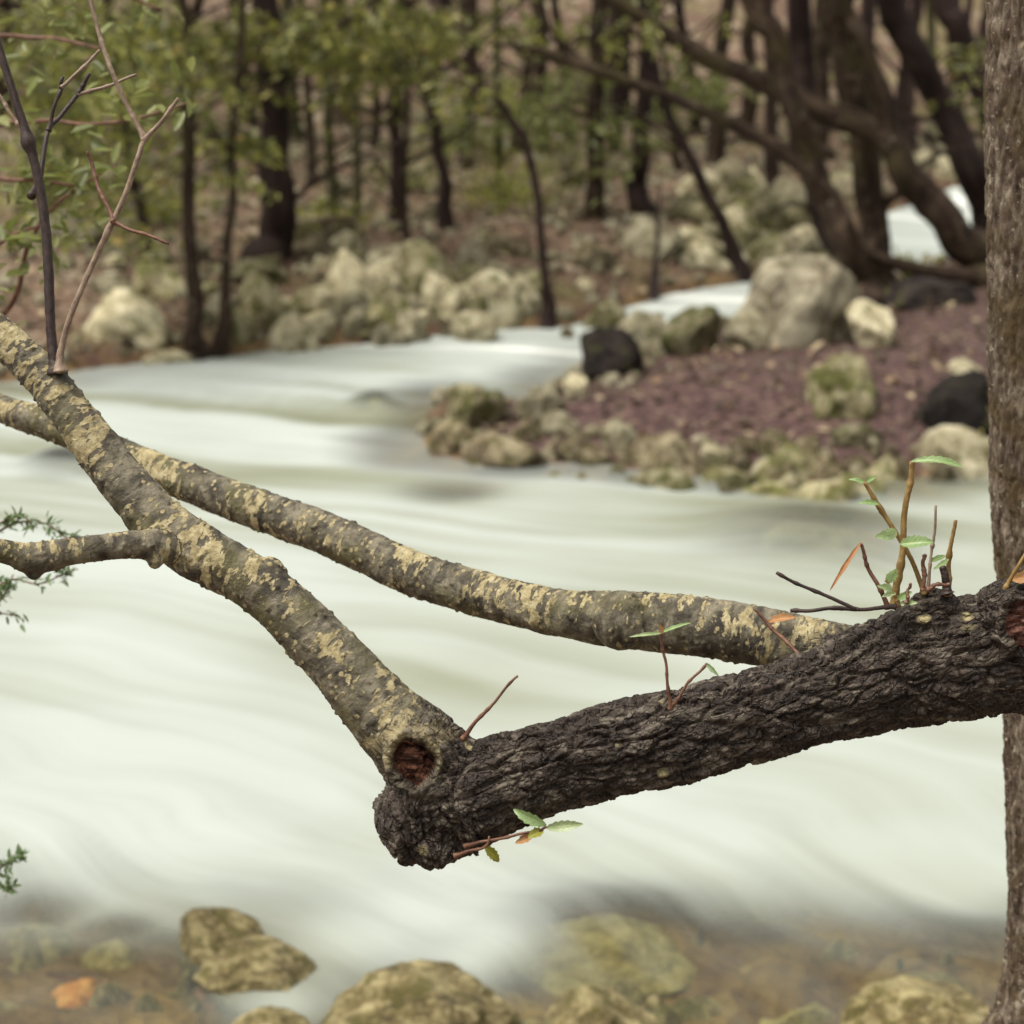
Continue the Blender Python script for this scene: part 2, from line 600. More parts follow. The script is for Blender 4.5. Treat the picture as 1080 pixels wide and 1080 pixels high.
def sdf(poly, pts):
    d = np.full(len(pts), 1e9)
    inside = np.zeros(len(pts), bool)
    x, y = pts[:, 0], pts[:, 1]
    for a, b in zip(poly, np.roll(poly, -1, 0)):
        e = b - a
        w = pts - a
        t = np.clip((w @ e) / (e @ e), 0, 1)
        d = np.minimum(d, np.linalg.norm(w - t[:, None] * e, axis=1))
        c = ((a[1] > y) != (b[1] > y)) & (x < (b[0] - a[0]) * (y - a[1]) / (b[1] - a[1] + 1e-12) + a[0])
        inside ^= c
    return np.where(inside, d, -d)


def terrain(pts, zones=False):
    pts = np.asarray(pts, float)
    p3 = np.column_stack([pts, np.zeros(len(pts))])
    sf, si, sn = sdf(far_poly, pts), sdf(isl_poly, pts), sdf(near_poly, pts)
    jit = 0.12 * fbm(p3 * 1.7, 3, 3)
    sf, si = sf + jit * 1.3, si + jit * 0.7
    zf = 0.05 + 0.10 * sstep(0, 0.5, sf) + 0.055 * np.maximum(sf, 0) + 0.17 * np.maximum(sf - 5, 0) - 0.12 * np.maximum(sf - 30, 0)
    zf = zf + (0.10 * fbm(p3 * 0.9, 4, 5) + 0.05 * fbm(p3 * 4, 3, 6)) * sstep(0, 1.5, sf)
    zi = 0.015 + 0.16 * sstep(0, 1.2, si) + 0.03 * fbm(p3 * 2.2, 4, 8) * sstep(0, 0.5, si)
    zn = 0.56 * np.clip(sn, 0, 1.35) + 0.03 * fbm(p3 * 3, 4, 9) * sstep(0, 0.5, sn)
    out = np.maximum.reduce([sf, si, sn])
    bed = -0.05 * sstep(0, 0.15, -out) - 0.26 * sstep(1.4, 2.8, -out) + 0.05 * fbm(p3 * 2.5, 4, 12) * sstep(0, -0.4, out)
    z = bed
    z = np.where(sf > 0, zf, z)
    z = np.where(si > 0, np.maximum(zi, z), z)
    z = np.where(sn > 0, np.maximum(zn, z), z)
    return (z, sf, si, sn) if zones else z


def G(px, py, water=False):
    """point where the ray through a pixel meets the ground (or the water if higher)"""
    r = raydir(px, py)
    ts = np.arange(2.4, 60, 0.02)
    pts = ORG + ts[:, None] * r
    h = terrain(pts[:, :2])
    if water:
        h = np.maximum(h, 0.0)
    k = np.argmax(pts[:, 2] < h)
    if k == 0:
        k = len(ts) - 1
    p = pts[k].copy()
    p[2] = h[k]
    return p


def graded(a, b, segs):
    """segs: list of (upto, step)"""
    out = [a]
    for up, st in segs:
        while out[-1] < up - 1e-9:
            out.append(min(out[-1] + st, up))
    return np.array(out)


def grid_mesh(xs, ys):
    X, Y = np.meshgrid(xs, ys)
    nx, ny = len(xs), len(ys)
    i = np.arange(ny - 1)[:, None] * nx
    j = np.arange(nx - 1)[None, :]
    q = np.stack([i + j, i + j + 1, i + nx + j + 1, i + nx + j], 2).reshape(-1, 4)
    return np.column_stack([X.ravel(), Y.ravel()]), q


def mat_ground():
    t = NT('forest_ground')
    co = t.coord('Object')
    far = t.attr('far').outputs['Fac']
    isl = t.attr('isl').outputs['Fac']
    # leaf litter on the forest floor
    n1 = t.noise(co, 1.4, 5, 0.6)
    n2 = t.noise(co, 22, 5, 0.7)
    v = t.voro(co, 26)
    lit = t.ramp(v.outputs['Color'], [(0.1, (0.0553, 0.0255, 0.0187)), (0.4, (0.1148, 0.0638, 0.0442)), (0.7, (0.1997, 0.1318, 0.0892)), (0.95, (0.3570, 0.2762, 0.1870))])
    lit = t.mix(0.5, lit, t.ramp(n2, [(0.38, (0.0467, 0.0238, 0.0187)), (0.62, (0.2295, 0.1547, 0.1062))]))
    green = t.ramp(n1, [(0.50, 0.0), (0.66, 0.65)])
    lit = t.mix(green, lit, (0.17, 0.165, 0.06))
    pale = t.ramp(t.noise(co, 2.7, 4, 0.6), [(0.54, 0.0), (0.66, 0.7)])
    lit = t.mix(pale, lit, (0.40, 0.34, 0.25))
    # purple-brown leaf and gravel bar
    vi = t.voro(co, 38)
    bar = t.ramp(vi.outputs['Color'], [(0.1, (0.030, 0.014, 0.015)), (0.5, (0.082, 0.044, 0.043)), (0.8, (0.15, 0.092, 0.080)), (1.0, (0.36, 0.28, 0.21))])
    bar = t.mix(0.3, bar, t.ramp(t.noise(co, 5, 5, 0.65), [(0.35, (0.045, 0.024, 0.025)), (0.65, (0.13, 0.082, 0.074))]))
    # river bed
    vb = t.voro(co, 9)
    bed = t.ramp(vb.outputs['Color'], [(0.1, (0.0560, 0.0281, 0.0230)), (0.5, (0.1240, 0.0725, 0.0446)), (0.9, (0.2720, 0.1924, 0.0864))])
    bed = t.mix(0.5, bed, t.ramp(t.noise(co, 6, 5, 0.6), [(0.38, (0.0595, 0.0289, 0.0259)), (0.62, (0.2550, 0.1672, 0.0703))]))
    col = t.mix(far, bed, lit)
    col = t.mix(isl, col, bar)
    hb = t.math('ADD', v.outputs['Distance'], n2)
    return t.finish(col, 0.8, 0.25, t.bump(hb, 0.8, 0.03))


xs = np.concatenate([-graded(6, 70, [(20, 0.5), (70, 4)])[::-1][:-1], graded(-6, 7, [(7, 0.045)])[:-1], graded(7, 70, [(20, 0.5), (70, 4)])])
ys = graded(-12, 110, [(1, 0.5), (2, 0.1), (9, 0.05), (22, 0.06), (45, 0.35), (110, 3)])
gp, gq = grid_mesh(xs, ys)
gz, zsf, zsi, zsn = terrain(gp, True)
gv = np.column_stack([gp, gz])
inview = (np.abs(gp[:, 0]) < 6.5) & (gp[:, 1] > 3) & (gp[:, 1] < 23)
ground = link('ground', build_mesh('ground', gv, gq, mat_ground(),
              {'far': np.maximum(sstep(-0.02, 0.25, zsf), sstep(0.1, 0.6, zsn)), 'isl': sstep(-0.02, 0.15, zsi)}))
tag(ground, kind='structure')

# ------------------------------------------------------------------ rocks: shapes
def ico(sub):
    f = (1 + 5 ** 0.5) / 2
    v = np.array([(-1, f, 0), (1, f, 0), (-1, -f, 0), (1, -f, 0), (0, -1, f), (0, 1, f), (0, -1, -f), (0, 1, -f), (f, 0, -1), (f, 0, 1), (-f, 0, -1), (-f, 0, 1)], float)
    v /= np.linalg.norm(v[0])
    t = np.array([(0, 11, 5), (0, 5, 1), (0, 1, 7), (0, 7, 10), (0, 10, 11), (1, 5, 9), (5, 11, 4), (11, 10, 2), (10, 7, 6), (7, 1, 8), (3, 9, 4), (3, 4, 2), (3, 2, 6), (3, 6, 8), (3, 8, 9), (4, 9, 5), (2, 4, 11), (6, 2, 10), (8, 6, 7), (9, 8, 1)])
    for _ in range(sub):
        e = np.sort(np.vstack([t[:, [0, 1]], t[:, [1, 2]], t[:, [2, 0]]]), 1)
        u, inv = np.unique(e, axis=0, return_inverse=True)
        inv = inv.ravel()
        mid = v[u].mean(1)
        mid /= np.linalg.norm(mid, axis=1)[:, None]
        n = len(t)
        ab, bc_, ca = inv[:n] + len(v), inv[n:2 * n] + len(v), inv[2 * n:] + len(v)
        v = np.vstack([v, mid])
        t = np.vstack([np.stack([t[:, 0], ab, ca], 1), np.stack([t[:, 1], bc_, ab], 1), np.stack([t[:, 2], ca, bc_], 1), np.stack([ab, bc_, ca], 1)])
    return v, t


ICO5 = ico(5)
ICO4 = ico(4)


def rock_shape(seed, hi=False, round_=0.5):
    rg = mkrng(seed)
    v, t = ICO5 if hi else ICO4
    d = v.copy()
    r = np.ones(len(v))
    for k in range(13):                       # flat broken faces
        n = rg.normal(size=3)
        n /= np.linalg.norm(n)
        lim = rg.uniform(0.48, 0.92) * (1 - round_) + round_ * 0.93
        dt = d @ n
        r = np.where(dt * r > lim, lim / np.maximum(dt, 1e-3), r)
    d = d * r[:, None]
    d += v * (0.13 * fbm(v * 1.5 + seed, 3, seed) + 0.05 * fbm(v * 5 + seed, 4, seed + 1) + (0.022 * fbm(v * 16, 4, seed + 2) if hi else 0))[:, None]
    return d, t


ROCKS = []
for k in range(9):
    v, t = rock_shape(40 + k, False, 0.03 * k)
    ROCKS.append(build_mesh('rock', v * 0.58, t))


def rock_obj(name, loc, size, rot, mat, label, group=None, mesh=None, cat='rock'):
    me = (mesh or random.choice(ROCKS))
    o = link(name, me)
    o.location = tuple(float(c) for c in loc)
    o.scale = tuple(float(c) for c in size)
    o.rotation_euler = rot
    if not me.materials:
        me.materials.append(mat)
    o.material_slots[0].link = 'OBJECT'
    o.material_slots[0].material = mat
    return tag(o, label, cat, group)


def px_rock(px, bot, w, h, mat, label, group=None, mesh=None, water=True, name='rock', deep=0.4, yr=0.85):
    """a rock whose visible foot is at (px, bot) in the photo, w x h photo pixels"""
    g = G(px, bot, water)
    dep = g[1] * CP - (g[2] - CAM_H) * SP
    k = dep / FPX
    sx, sz = w * k, h * k / CP * (1.05 if mesh is None else 1.0)
    sy = sx * yr
    sx *= 1.12 if mesh is None else 1.0
    if sx > 0.02:
        full = sz * (1 + deep)
        # the foot is its front; push the middle back by half its depth
        zz = g[2] + sz - full / 2 - 0.12 * sy
        return rock_obj(name, (g[0], g[1] + sy * 0.45, zz), (sx * 1.06, sy, full * 1.04), (random.uniform(-.2, .2), random.uniform(-.2, .2), random.uniform(0, 6.28)) if mesh is None else (0, 0, 0), mat, label, group, mesh)


# rocks standing on and around the gravel bar: each told apart
bar_rocks = [
    (497, 456, 78, 48, M_LIMEG, 'rounded mossy boulder at the upstream tip of the gravel bar, beside white water'),
    (482, 479, 52, 32, M_BROWNROCK, 'low greenish rock just below the rounded mossy boulder at the bar tip'),
    (541, 498, 80, 34, M_BROWNROCK, 'broad mossy rock at water line along front of the bar tip'),
    (570, 443, 52, 28, M_LIME, 'flat pale rock behind the mossy boulder at the bar tip'),
    (556, 467, 40, 24, M_BROWNROCK, 'small grey rock wedged in the middle of the bar tip pile'),
    (606, 492, 48, 30, M_BROWNROCK, 'dark green mossy rock right of the broad rock at the water line'),
    (590, 462, 36, 24, M_LIME, 'small buff stone between flat pale rock and purple gravel'),
    (580, 418, 30, 18, M_DARKROCK, 'small black wet rock at the water edge behind the bar tip'),
    (608, 420, 30, 22, M_LIME, 'small pale stone between two black wet rocks'),
    (642, 402, 60, 50, M_DARKROCK, 'large black wet rock on the channel side of the gravel bar'),
    (655, 480, 42, 32, M_LIME, 'pale flat-topped rock on purple gravel left of the largest mossy rock'),
    (706, 503, 92, 50, M_BROWNROCK, 'largest mossy rock at the front edge of the gravel bar'),
    (628, 494, 30, 20, M_BROWNROCK, 'little grey stone at the water line left of the flat-topped rock'),
    (756, 500, 36, 30, M_LIME, 'upright buff stone just right of the largest mossy rock'),
    (680, 376, 88, 56, M_LIME, 'wide pale rock on the channel side beside the small white chute'),
    (736, 374, 58, 46, M_LIMEG, 'pale rock with green mossy cap in front of the small white chute'),
    (792, 370, 52, 38, M_LIME, 'brown rounded rock at the foot of the big limestone boulder'),
    (842, 366, 114, 84, M_BOULDER, 'big limestone boulder at the foot of the leaning trees'),
    (920, 366, 56, 42, M_LIME, 'small bright white rock at the foot of the tree cluster'),
    (890, 443, 88, 56, M_LIMEG, 'mossy boulder with a green streak in the middle of the purple gravel'),
    (902, 472, 70, 27, M_LIMEG, 'pale squat rock just in front of the green-streaked boulder'),
    (854, 484, 34, 20, M_BROWNROCK, 'small brown rock left of the pale squat rock on gravel'),
    (816, 486, 38, 28, M_BROWNROCK, 'grey stone second left of the pale squat rock'),
    (785, 480, 26, 22, M_BROWNROCK, 'tiny buff stone at left end of the front row of stones'),
    (1015, 505, 76, 46, M_LIME, 'smooth grey rock at the water edge beside the right trunk'),
    (1022, 470, 70, 64, M_DARKROCK, 'dark mossy rock half hidden behind the right trunk'),
    (1018, 408, 40, 24, M_LIME, 'small grey rock resting on the dark rocks behind the right trunk'),
    (1016, 434, 60, 26, M_DARKROCK, 'black rock stacked above the dark mossy rock by the right trunk'),
    (978, 448, 26, 20, M_DARKROCK, 'small dark stone left of the black rock by the right trunk'),
    (985, 326, 76, 40, M_DARKROCK, 'black rock shape standing in for the shaded hole under the fallen log behind the gravel bar'),  # shade of the hole under the log, given as a black-coloured rock
]
for a in bar_rocks:
    px_rock(*a)
for k in range(30):                                         # cobbles along the front of the bar
    x = random.uniform(600, 1040)
    px_rock(x, random.uniform(486, 516), random.uniform(14, 36), random.uniform(9, 22), random.choice([M_BROWNROCK, M_LIME, M_LIMEG]),
            'small cobble along the wet front edge of the gravel bar', 'cobbles along the gravel bar', deep=0.9)
for x, y, w, h in ((840, 512, 90, 34), (772, 514, 64, 26), (930, 514, 70, 26), (880, 530, 66, 24), (700, 520, 60, 22), (820, 526, 70, 16), (845, 518, 60, 18), (770, 520, 50, 14), (662, 518, 60, 14), (720, 522, 54, 12), (905, 520, 60, 16), (590, 512, 40, 10)):
    px_rock(x, y, w, h, M_LIMEG, 'low wet stone barely above water in front of the gravel bar', 'wet stones in front of the gravel bar', deep=1.5)

# rocks on the far bank
far_rocks = [
    (474, 340, 58, 52, M_LIME, 'round tan boulder in the middle of the far bank heap'),
    (512, 350, 62, 50, M_LIME, 'large smooth pale boulder at the right end of the far bank heap'),
    (268, 352, 52, 54, M_LIMEG, 'tall buff rock at the left end of the far bank heap'),
    (122, 362, 84, 48, M_LIME, 'long grey rock on red leaves at the left of the far bank'),
    (700, 275, 84, 46, M_LIME, 'bright angular limestone block behind the thin chute'),
    (400, 362, 56, 34, M_LIMEG, 'greenish rock at the water line below the far heap'),
    (340, 345, 50, 40, M_LIME, 'squared pale rock left of the round tan boulder'),
    (430, 362, 44, 30, M_LIME, 'small bright rock at the foot of the round tan boulder'),
    (500, 300, 44, 40, M_LIME, 'tilted pale slab above the large smooth boulder'),
    (172, 388, 46, 18, M_LIME, 'flat stone at the water edge near the left twin trunks'),
    (304, 371, 66, 48, M_LIME, 'broad pale boulder at the water line right of the twin waterside trunks'),
    (372, 334, 74, 66, M_LIME, 'large cream boulder behind the squared pale rock in the far heap'),
    (442, 322, 66, 58, M_LIMEG, 'mossy grey boulder behind the round tan boulder'),
    (242, 374, 50, 40, M_LIMEG, 'dark-stained boulder touching the foot of the twin waterside trunks'),
    (548, 338, 50, 44, M_LIME, 'pale wedge-shaped rock just left of the thin curved tree'),
    (752, 282, 70, 34, M_LIME, 'sloping pale rock beside the bright angular block'),
]
for a in far_rocks:
    px_rock(*a)
for k in range(118):
    t_ = random.random()
    x = random.gauss(400, 95) if t_ < 0.7 else random.uniform(60, 640)
    y = random.uniform(278, 366) if t_ < 0.7 else random.uniform(255, 372)
    if x < 20 or x > 660:
        continue
    w = 16 + 50 * random.random() ** 1.6
    px_rock(x, y, w, w * random.uniform(0.4, 0.8), random.choice([M_LIME, M_LIME, M_LIMEG, M_BROWNROCK]),
            'limestone rock in the tumbled heap along the far bank', 'rocks heaped along the far bank')
for k in range(52):
    x, y = random.uniform(725, 905), random.uniform(195, 300)
    w = random.uniform(16, 52)
    px_rock(x, y, w, w * random.uniform(0.45, 0.8), random.choice([M_LIME, M_LIME, M_LIMEG]),
            'pale limestone rock on the slope behind the leaning trees', 'rocks on the slope behind the leaning trees')
for k in range(36):
    x, y = random.uniform(20, 1000), random.uniform(150, 262)
    w = random.uniform(10, 30)
    px_rock(x, y, w, w * random.uniform(0.4, 0.8), random.choice([M_LIME, M_LIMEG]),
            'small limestone rock scattered over the leafy forest floor', 'rocks scattered on the forest floor')
for k in range(14):
    px_rock(random.uniform(960, 1080), random.uniform(150, 198), random.uniform(18, 40), random.uniform(12, 26), M_LIME,
            'pale rock on the bank above the upstream water', 'rocks above the upstream water')

# near rocks
def near_mesh(seed, round_):
    v, t = rock_shape(seed, True, round_)
    return build_mesh('rock', v * 0.5, t)


NEAR = [  # px, foot, w, h
    (442, 1122, 200, 80, M_NEARROCK, 'big spotted dome-shaped rock at the bottom of the photo, below the sawn stump end', 71, 0.8),
    (634, 1124, 140, 66, M_NEARROCK, 'yellowish lichen-spotted rock right of the big dome rock', 72, 0.6),
    (982, 1120, 172, 66, M_NEARROCK, 'rounded greenish rock at the foot of the right trunk', 73, 0.8),
    (284, 1112, 92, 34, M_NEARROCK, 'small speckled rock left of the big dome rock', 74, 0.6),
    (262, 1058, 132, 52, M_NEARROCK, 'wet rock with white blotches in the current at lower left', 75, 0.35),
    (224, 1018, 100, 50, M_NEARROCK, 'brown rock with flat mossy top behind the white-blotched rock', 76, 0.3),
]
for x, b, w, h, m, lab, sd, rd in NEAR:
    px_rock(x, b, w, h, m, lab, None, near_mesh(sd, rd), deep=0.7)

SUNK = [  # px, py of the middle on the water, w, depth-extent px, top z
    (78, 1034, 92, 54, 0.015, M_ORANGE, 'orange stone under shallow water at the lower left corner'),
    (150, 1056, 96, 50, 0.006, M_YELLOW, 'pale yellow stone under water right of the orange stone'),
    (30, 965, 130, 50, -0.02, M_NEARROCK, 'brown rock under clear water near the left edge'),
    (200, 1056, 84, 44, -0.008, M_RUST, 'rusty stone under water beside the white-blotched rock'),
    (120, 980, 120, 40, -0.025, M_YELLOW, 'yellow-green rock under water at the lower left'),
    (640, 1000, 240, 96, 0.055, M_YELLOW, 'broad olive boulder covered by silky water below the log'),
    (985, 1030, 150, 46, 0.02, M_YELLOW, 'yellow boulder under water behind the rounded greenish rock'),
    (830, 1050, 150, 60, 0.0, M_YELLOW, 'brown and yellow rock under shallow water at bottom right'),
    (735, 1040, 110, 60, -0.02, M_NEARROCK, 'brown rock under water right of the broad olive boulder'),
    (880, 1010, 120, 40, -0.02, M_NEARROCK, 'brown rock under water left of the yellow boulder'),
    (855, 562, 180, 50, 0.05, M_LIMEG, 'olive boulder under the current in midstream near the green shoots'),
    (70, 492, 70, 22, 0.05, M_LIMEG, 'brown rock breaking the water behind the crossing branches'),
    (395, 426, 40, 12, 0.03, M_LIMEG, 'small rock breaking the water in the upper channel'),
    (480, 520, 90, 22, -0.03, M_YELLOW, 'brown slab under shallow water below the bar tip'),
]
for k in range(24):
    lf = k < 13
    SUNK.append((random.uniform(-10, 330) if lf else random.uniform(550, 1010), random.uniform(985, 1085), random.uniform(34, 95), random.uniform(22, 44),
                 random.uniform(-0.022, 0.004), random.choice([M_YELLOW, M_RUST, M_RUST, M_BROWNROCK, M_NEARROCK] if lf else [M_YELLOW, M_NEARROCK, M_NEARROCK, M_BROWNROCK]),
                 'small stone under the clear shallows at the lower left' if lf else 'small stone under the clear shallows at the lower right'))
sunk_w = []
for k, (x, y, w, dpx, top, m, lab) in enumerate(SUNK):
    g = G0(x, y)
    dep = g[1] * CP - (g[2] - CAM_H) * SP
    sx = w * dep / FPX
    sy = abs(G0(x, y - dpx / 2)[1] - G0(x, y + dpx / 2)[1])
    sz = 0.3
    rock_obj('sunken_rock', (g[0], g[1], top - sz * 0.55 + (0.012 if k >= 14 else 0)), (sx, sy, sz), (0, 0, 0), m, lab,
             None if k < 14 else ('stones under the shallows, left' if 'left' in lab else 'stones under the shallows, right'), near_mesh(90 + k, 0.45) if k < 14 else None, 'rock')
    sunk_w.append((g[0], g[1], sx, sy, top))

# ------------------------------------------------------------------ water
wx = np.concatenate([-graded(4.6, 26, [(26, 0.7)])[::-1][:-1], graded(-4.6, 6.5, [(6.5, 0.03)])[:-1], graded(6.5, 30, [(30, 0.7)])])
wy = graded(3.3, 34, [(8.8, 0.026), (20, 0.05), (34, 0.8)])
wp, wq = grid_mesh(wx, wy)
p3 = np.column_stack([wp, np.zeros(len(wp))])
# stream lines: the river comes from the back left, runs across and turns towards the near bank on the right
yt = np.linspace(0, 40, 2000)
slope = 0.34 + 0.70 * sstep(7.4, 4.7, yt)
T_ = np.concatenate([[0], np.cumsum(np.diff(yt) / slope[1:])])
Tw = np.interp(wp[:, 1], yt, T_)
sw = np.interp(wp[:, 1], yt, slope)
fu = 0.85 * wp[:, 0] - 0.75 * wp[:, 1] * np.minimum(sw, 1)
fv = (wp[:, 0] + Tw) * 0.36 + 0.13 * fbm(p3 * 0.9, 2, 21) + 0.05 * fbm(p3 * 2.3, 2, 22)
flow = np.column_stack([fu, fv, np.zeros(len(wp))])
big = fbm(np.column_stack([wp[:, 0] * 0.75, wp[:, 1] * 0.95, 0 * fu]) + 2.0, 3, 24)
mid = fbm(flow * [0.45, 2.6, 1], 3, 25)
fine = fbm(flow * [0.8, 9.0, 1], 4, 26)
tz, sfw, siw, snw = terrain(wp, True)
wz = 0.05 * big + 0.016 * mid + 0.003 * fine
calm = sstep(-0.05, -0.5, np.maximum.reduce([sfw, siw, snw]))
wz = wz * (0.25 + 0.75 * calm) + 0.01
clear = np.zeros(len(wp))
for (x, y, sx, sy, top) in sunk_w:
    q = ((wp[:, 0] - x) / (sx * 0.62)) ** 2 + ((wp[:, 1] - y) / (sy * 0.62)) ** 2
    g = np.exp(-q ** 1.3)
    clear = np.maximum(clear, g * (0.82 + 0.3 * mid + 0.35 * fine))
    wz = wz * (1 - 0.8 * np.exp(-q)) + (max(top, -0.02) + 0.012) * np.exp(-q ** 2)
shore_n = sstep(-1.05, -0.5, snw + 0.30 * big + 0.22 * mid + 0.16 * fine)
shore_i = sstep(-0.42, -0.05, siw + 0.15 * mid)
shore_f = sstep(-0.5, -0.02, sfw + 0.2 * mid)
clear = np.maximum.reduce([clear, 0.90 * shore_n, 0.66 * shore_i, 0.5 * shore_f])
# the chute of white water between the near rocks stays opaque
for cx, cy, r in ((470, 960, 0.28), (505, 1020, 0.13), (370, 1000, 0.2), (300, 1060, 0.12)):
    g = G0(cx, cy)
    q = ((wp[:, 0] - g[0]) ** 2 + (wp[:, 1] - g[1]) ** 2) / r ** 2
    clear = clear * (1 - 0.85 * np.exp(-q))
foam = np.clip(1.0 - clear, 0.08, 1)
rapid = sstep(10.2, 12.0, wp[:, 1])
clear = clear * (1 - 0.9 * rapid)
foam = np.clip(1.0 - clear, 0.08, 1)
upper = sstep(6.8, 9.5, wp[:, 1]) * (1 - rapid)
nearw_ = sstep(8.2, 7.0, wp[:, 1])
wisp = fbm(np.column_stack([fu * 1.1, fv * 3.2, 0 * fu]) + 7, 4, 27)
churn = np.zeros(len(wp))
for cx, cy, r, a in ((230, 800, 0.55, 0.2), (490, 975, 0.3, 0.25), (130, 690, 0.5, 0.12), (800, 870, 0.4, 0.05), (930, 940, 0.3, 0.07), (620, 560, 0.6, 0.12)):
    g = G0(cx, cy)
    churn += a * np.exp(-((wp[:, 0] - g[0]) ** 2 + (wp[:, 1] - g[1]) ** 2) / r ** 2)
tone = np.clip(0.50 + churn + 0.26 * big + (0.14 - 0.06 * nearw_) * mid + 0.12 * fine + 0.16 * wisp - 0.30 * upper * sstep(0.22, -0.3, mid + 0.6 * fine) + 0.10 * upper, 0, 0.70) + 0.40 * rapid + 0.10 * upper * sstep(-0.1, 0.3, mid)


def mat_water():
    t = NT('silky_river_water')
    fl = t.attr('flow').outputs['Vector']
    foam = t.attr('foam').outputs['Fac']
    tone = t.attr('tone').outputs['Fac']
    st = t.noise(t.mapping(fl, (0.5, 8.0, 1)), 1.8, 6, 0.6, 0.1)
    tn = t.math('ADD', tone, t.math('MULTIPLY', t.math('SUBTRACT', st, 0.5), 0.28))
    col = t.ramp(tn, [(0.0, (0.1480, 0.1540, 0.1003)), (0.28, (0.2424, 0.2599, 0.2053)), (0.52, (0.3237, 0.3534, 0.3199)), (0.72, (0.3900, 0.4290, 0.4140)), (0.86, (0.43, 0.47, 0.452)), (1.0, (0.8325, 0.8694, 0.8404))])
    t.finish(col, 0.7, 0.04)
    tr = t.new('ShaderNodeBsdfTransparent')
    tr.inputs['Color'].default_value = (0.86, 0.87, 0.74, 1)
    gl = t.new('ShaderNodeBsdfGlossy')
    gl.inputs['Roughness'].default_value = 0.35
    gl.inputs['Color'].default_value = (0.6, 0.6, 0.6, 1)
    fr = t.new('ShaderNodeFresnel')
    fr.inputs['IOR'].default_value = 1.18
    cl = t.new('ShaderNodeMixShader')
    t.L(fr.outputs[0], cl.inputs[0])
    t.L(tr.outputs[0], cl.inputs[1])
    t.L(gl.outputs[0], cl.inputs[2])
    f2 = t.math('ADD', foam, t.math('MULTIPLY', t.math('SUBTRACT', st, 0.5), 0.35), True)
    mx = t.new('ShaderNodeMixShader')
    t.L(f2, mx.inputs[0])
    t.L(cl.outputs[0], mx.inputs[1])
    t.L(t.p.outputs[0], mx.inputs[2])
    t.L(mx.outputs[0], t.out.inputs['Surface'])
    return t.m


keepv = tz < wz + 0.12
keep = keepv[wq].any(1)
wq = wq[keep]
used, inv = np.unique(wq, return_inverse=True)
wq = inv.reshape(wq.shape)
water = link('water', build_mesh('water', np.column_stack([wp, wz])[used], wq, mat_water(),
             {'flow': flow[used], 'foam': foam[used], 'tone': tone[used]}))
tag(water, kind='structure')

# ------------------------------------------------------------------ leaves
def leaf_cloud(pos, size, seed=0, droop=0.3, aspect=0.45, dirs=None):
    """many small folded leaves: verts, faces, rnd"""
    rg = mkrng(seed)
    n = len(pos)
    d = rg.normal(size=(n, 3)) if dirs is None else dirs + 0.45 * rg.normal(size=(n, 3))
    d[:, 2] -= droop
    d /= np.linalg.norm(d, axis=1)[:, None]
    s = np.cross(d, rg.normal(size=(n, 3)) * 0.6 + [0, 0, 1.0])
    s /= np.linalg.norm(s, axis=1)[:, None] + 1e-9
    up = np.cross(s, d)
    L = (size * rg.uniform(0.6, 1.3, n))[:, None]
    W = L * aspect
    f = 0.25 * W
    v = np.stack([pos, pos + d * L * 0.35 + s * W * 0.5 + up * f, pos + d * L * 0.75 + s * W * 0.38 + up * f, pos + d * L,
                  pos + d * L * 0.75 - s * W * 0.38 + up * f, pos + d * L * 0.35 - s * W * 0.5 + up * f, pos + d * L * 0.5], 1).reshape(-1, 3)
    b = np.arange(n)[:, None] * 7
    q = np.concatenate([b + [0, 1, 2, 6], b + [6, 2, 3, 3], b + [0, 6, 4, 5], b + [6, 3, 4, 4]])
    quads = np.concatenate([b + [0, 1, 2, 6], b + [0, 6, 4, 5]])
    tris = np.concatenate([b + [6, 2, 3], b + [6, 3, 4]])
    rnd = np.repeat(np.clip(rg.beta(2, 2.4, n) + 0.0, 0, 1), 7)
    return v, [quads, tris], rnd


def spray(c, rad, n_twigs, per, length, seed, hang=0.2, twig_r=0.003):
    """leafy twigs inside an ellipsoid: leaf positions, leaf directions, twig tubes"""
    rg = mkrng(seed)
    pos, dirs, tw = [], [], []
    for k in range(n_twigs):
        u = rg.normal(size=3)
        u /= np.linalg.norm(u)
        a = np.asarray(c) + np.asarray(rad) * u * rg.uniform(0, 1) ** 0.5
        d = rg.normal(size=3)
        d[2] = d[2] * 0.4 - hang
        d /= np.linalg.norm(d)
        l = length * rg.uniform(0.6, 1.3)
        b = a + d * l * 0.5 + [0, 0, 0.02]
        e = a + d * l - [0, 0, l * 0.15]
        tw.append(tube(np.array([[*a, twig_r], [*b, twig_r * .8], [*e, twig_r * .4]]), 5, 4))
        ts = rg.uniform(0.1, 1.0, per)[:, None]
        pos.append(a + (e - a) * ts + rg.normal(size=(per, 3)) * 0.012)
        dirs.append(np.repeat(d[None], per, 0) + rg.normal(size=(per, 3)) * 0.7)
    return np.vstack(pos), np.vstack(dirs), tw


# shared overhead crowns of the forest trees
CROWNS = []
for k in range(3):
    rg = mkrng(300 + k)
    cl = rg.normal(size=(11, 3)) * [0.85, 0.85, 0.6]
    pos = np.vstack([c + rg.normal(size=(10, 3)) * 0.28 for c in cl])
    v, f, r_ = leaf_cloud(pos, 0.115, 310 + k)
    CROWNS.append(build_mesh('crown', v, f, M_LEAF, {'rnd': r_}))


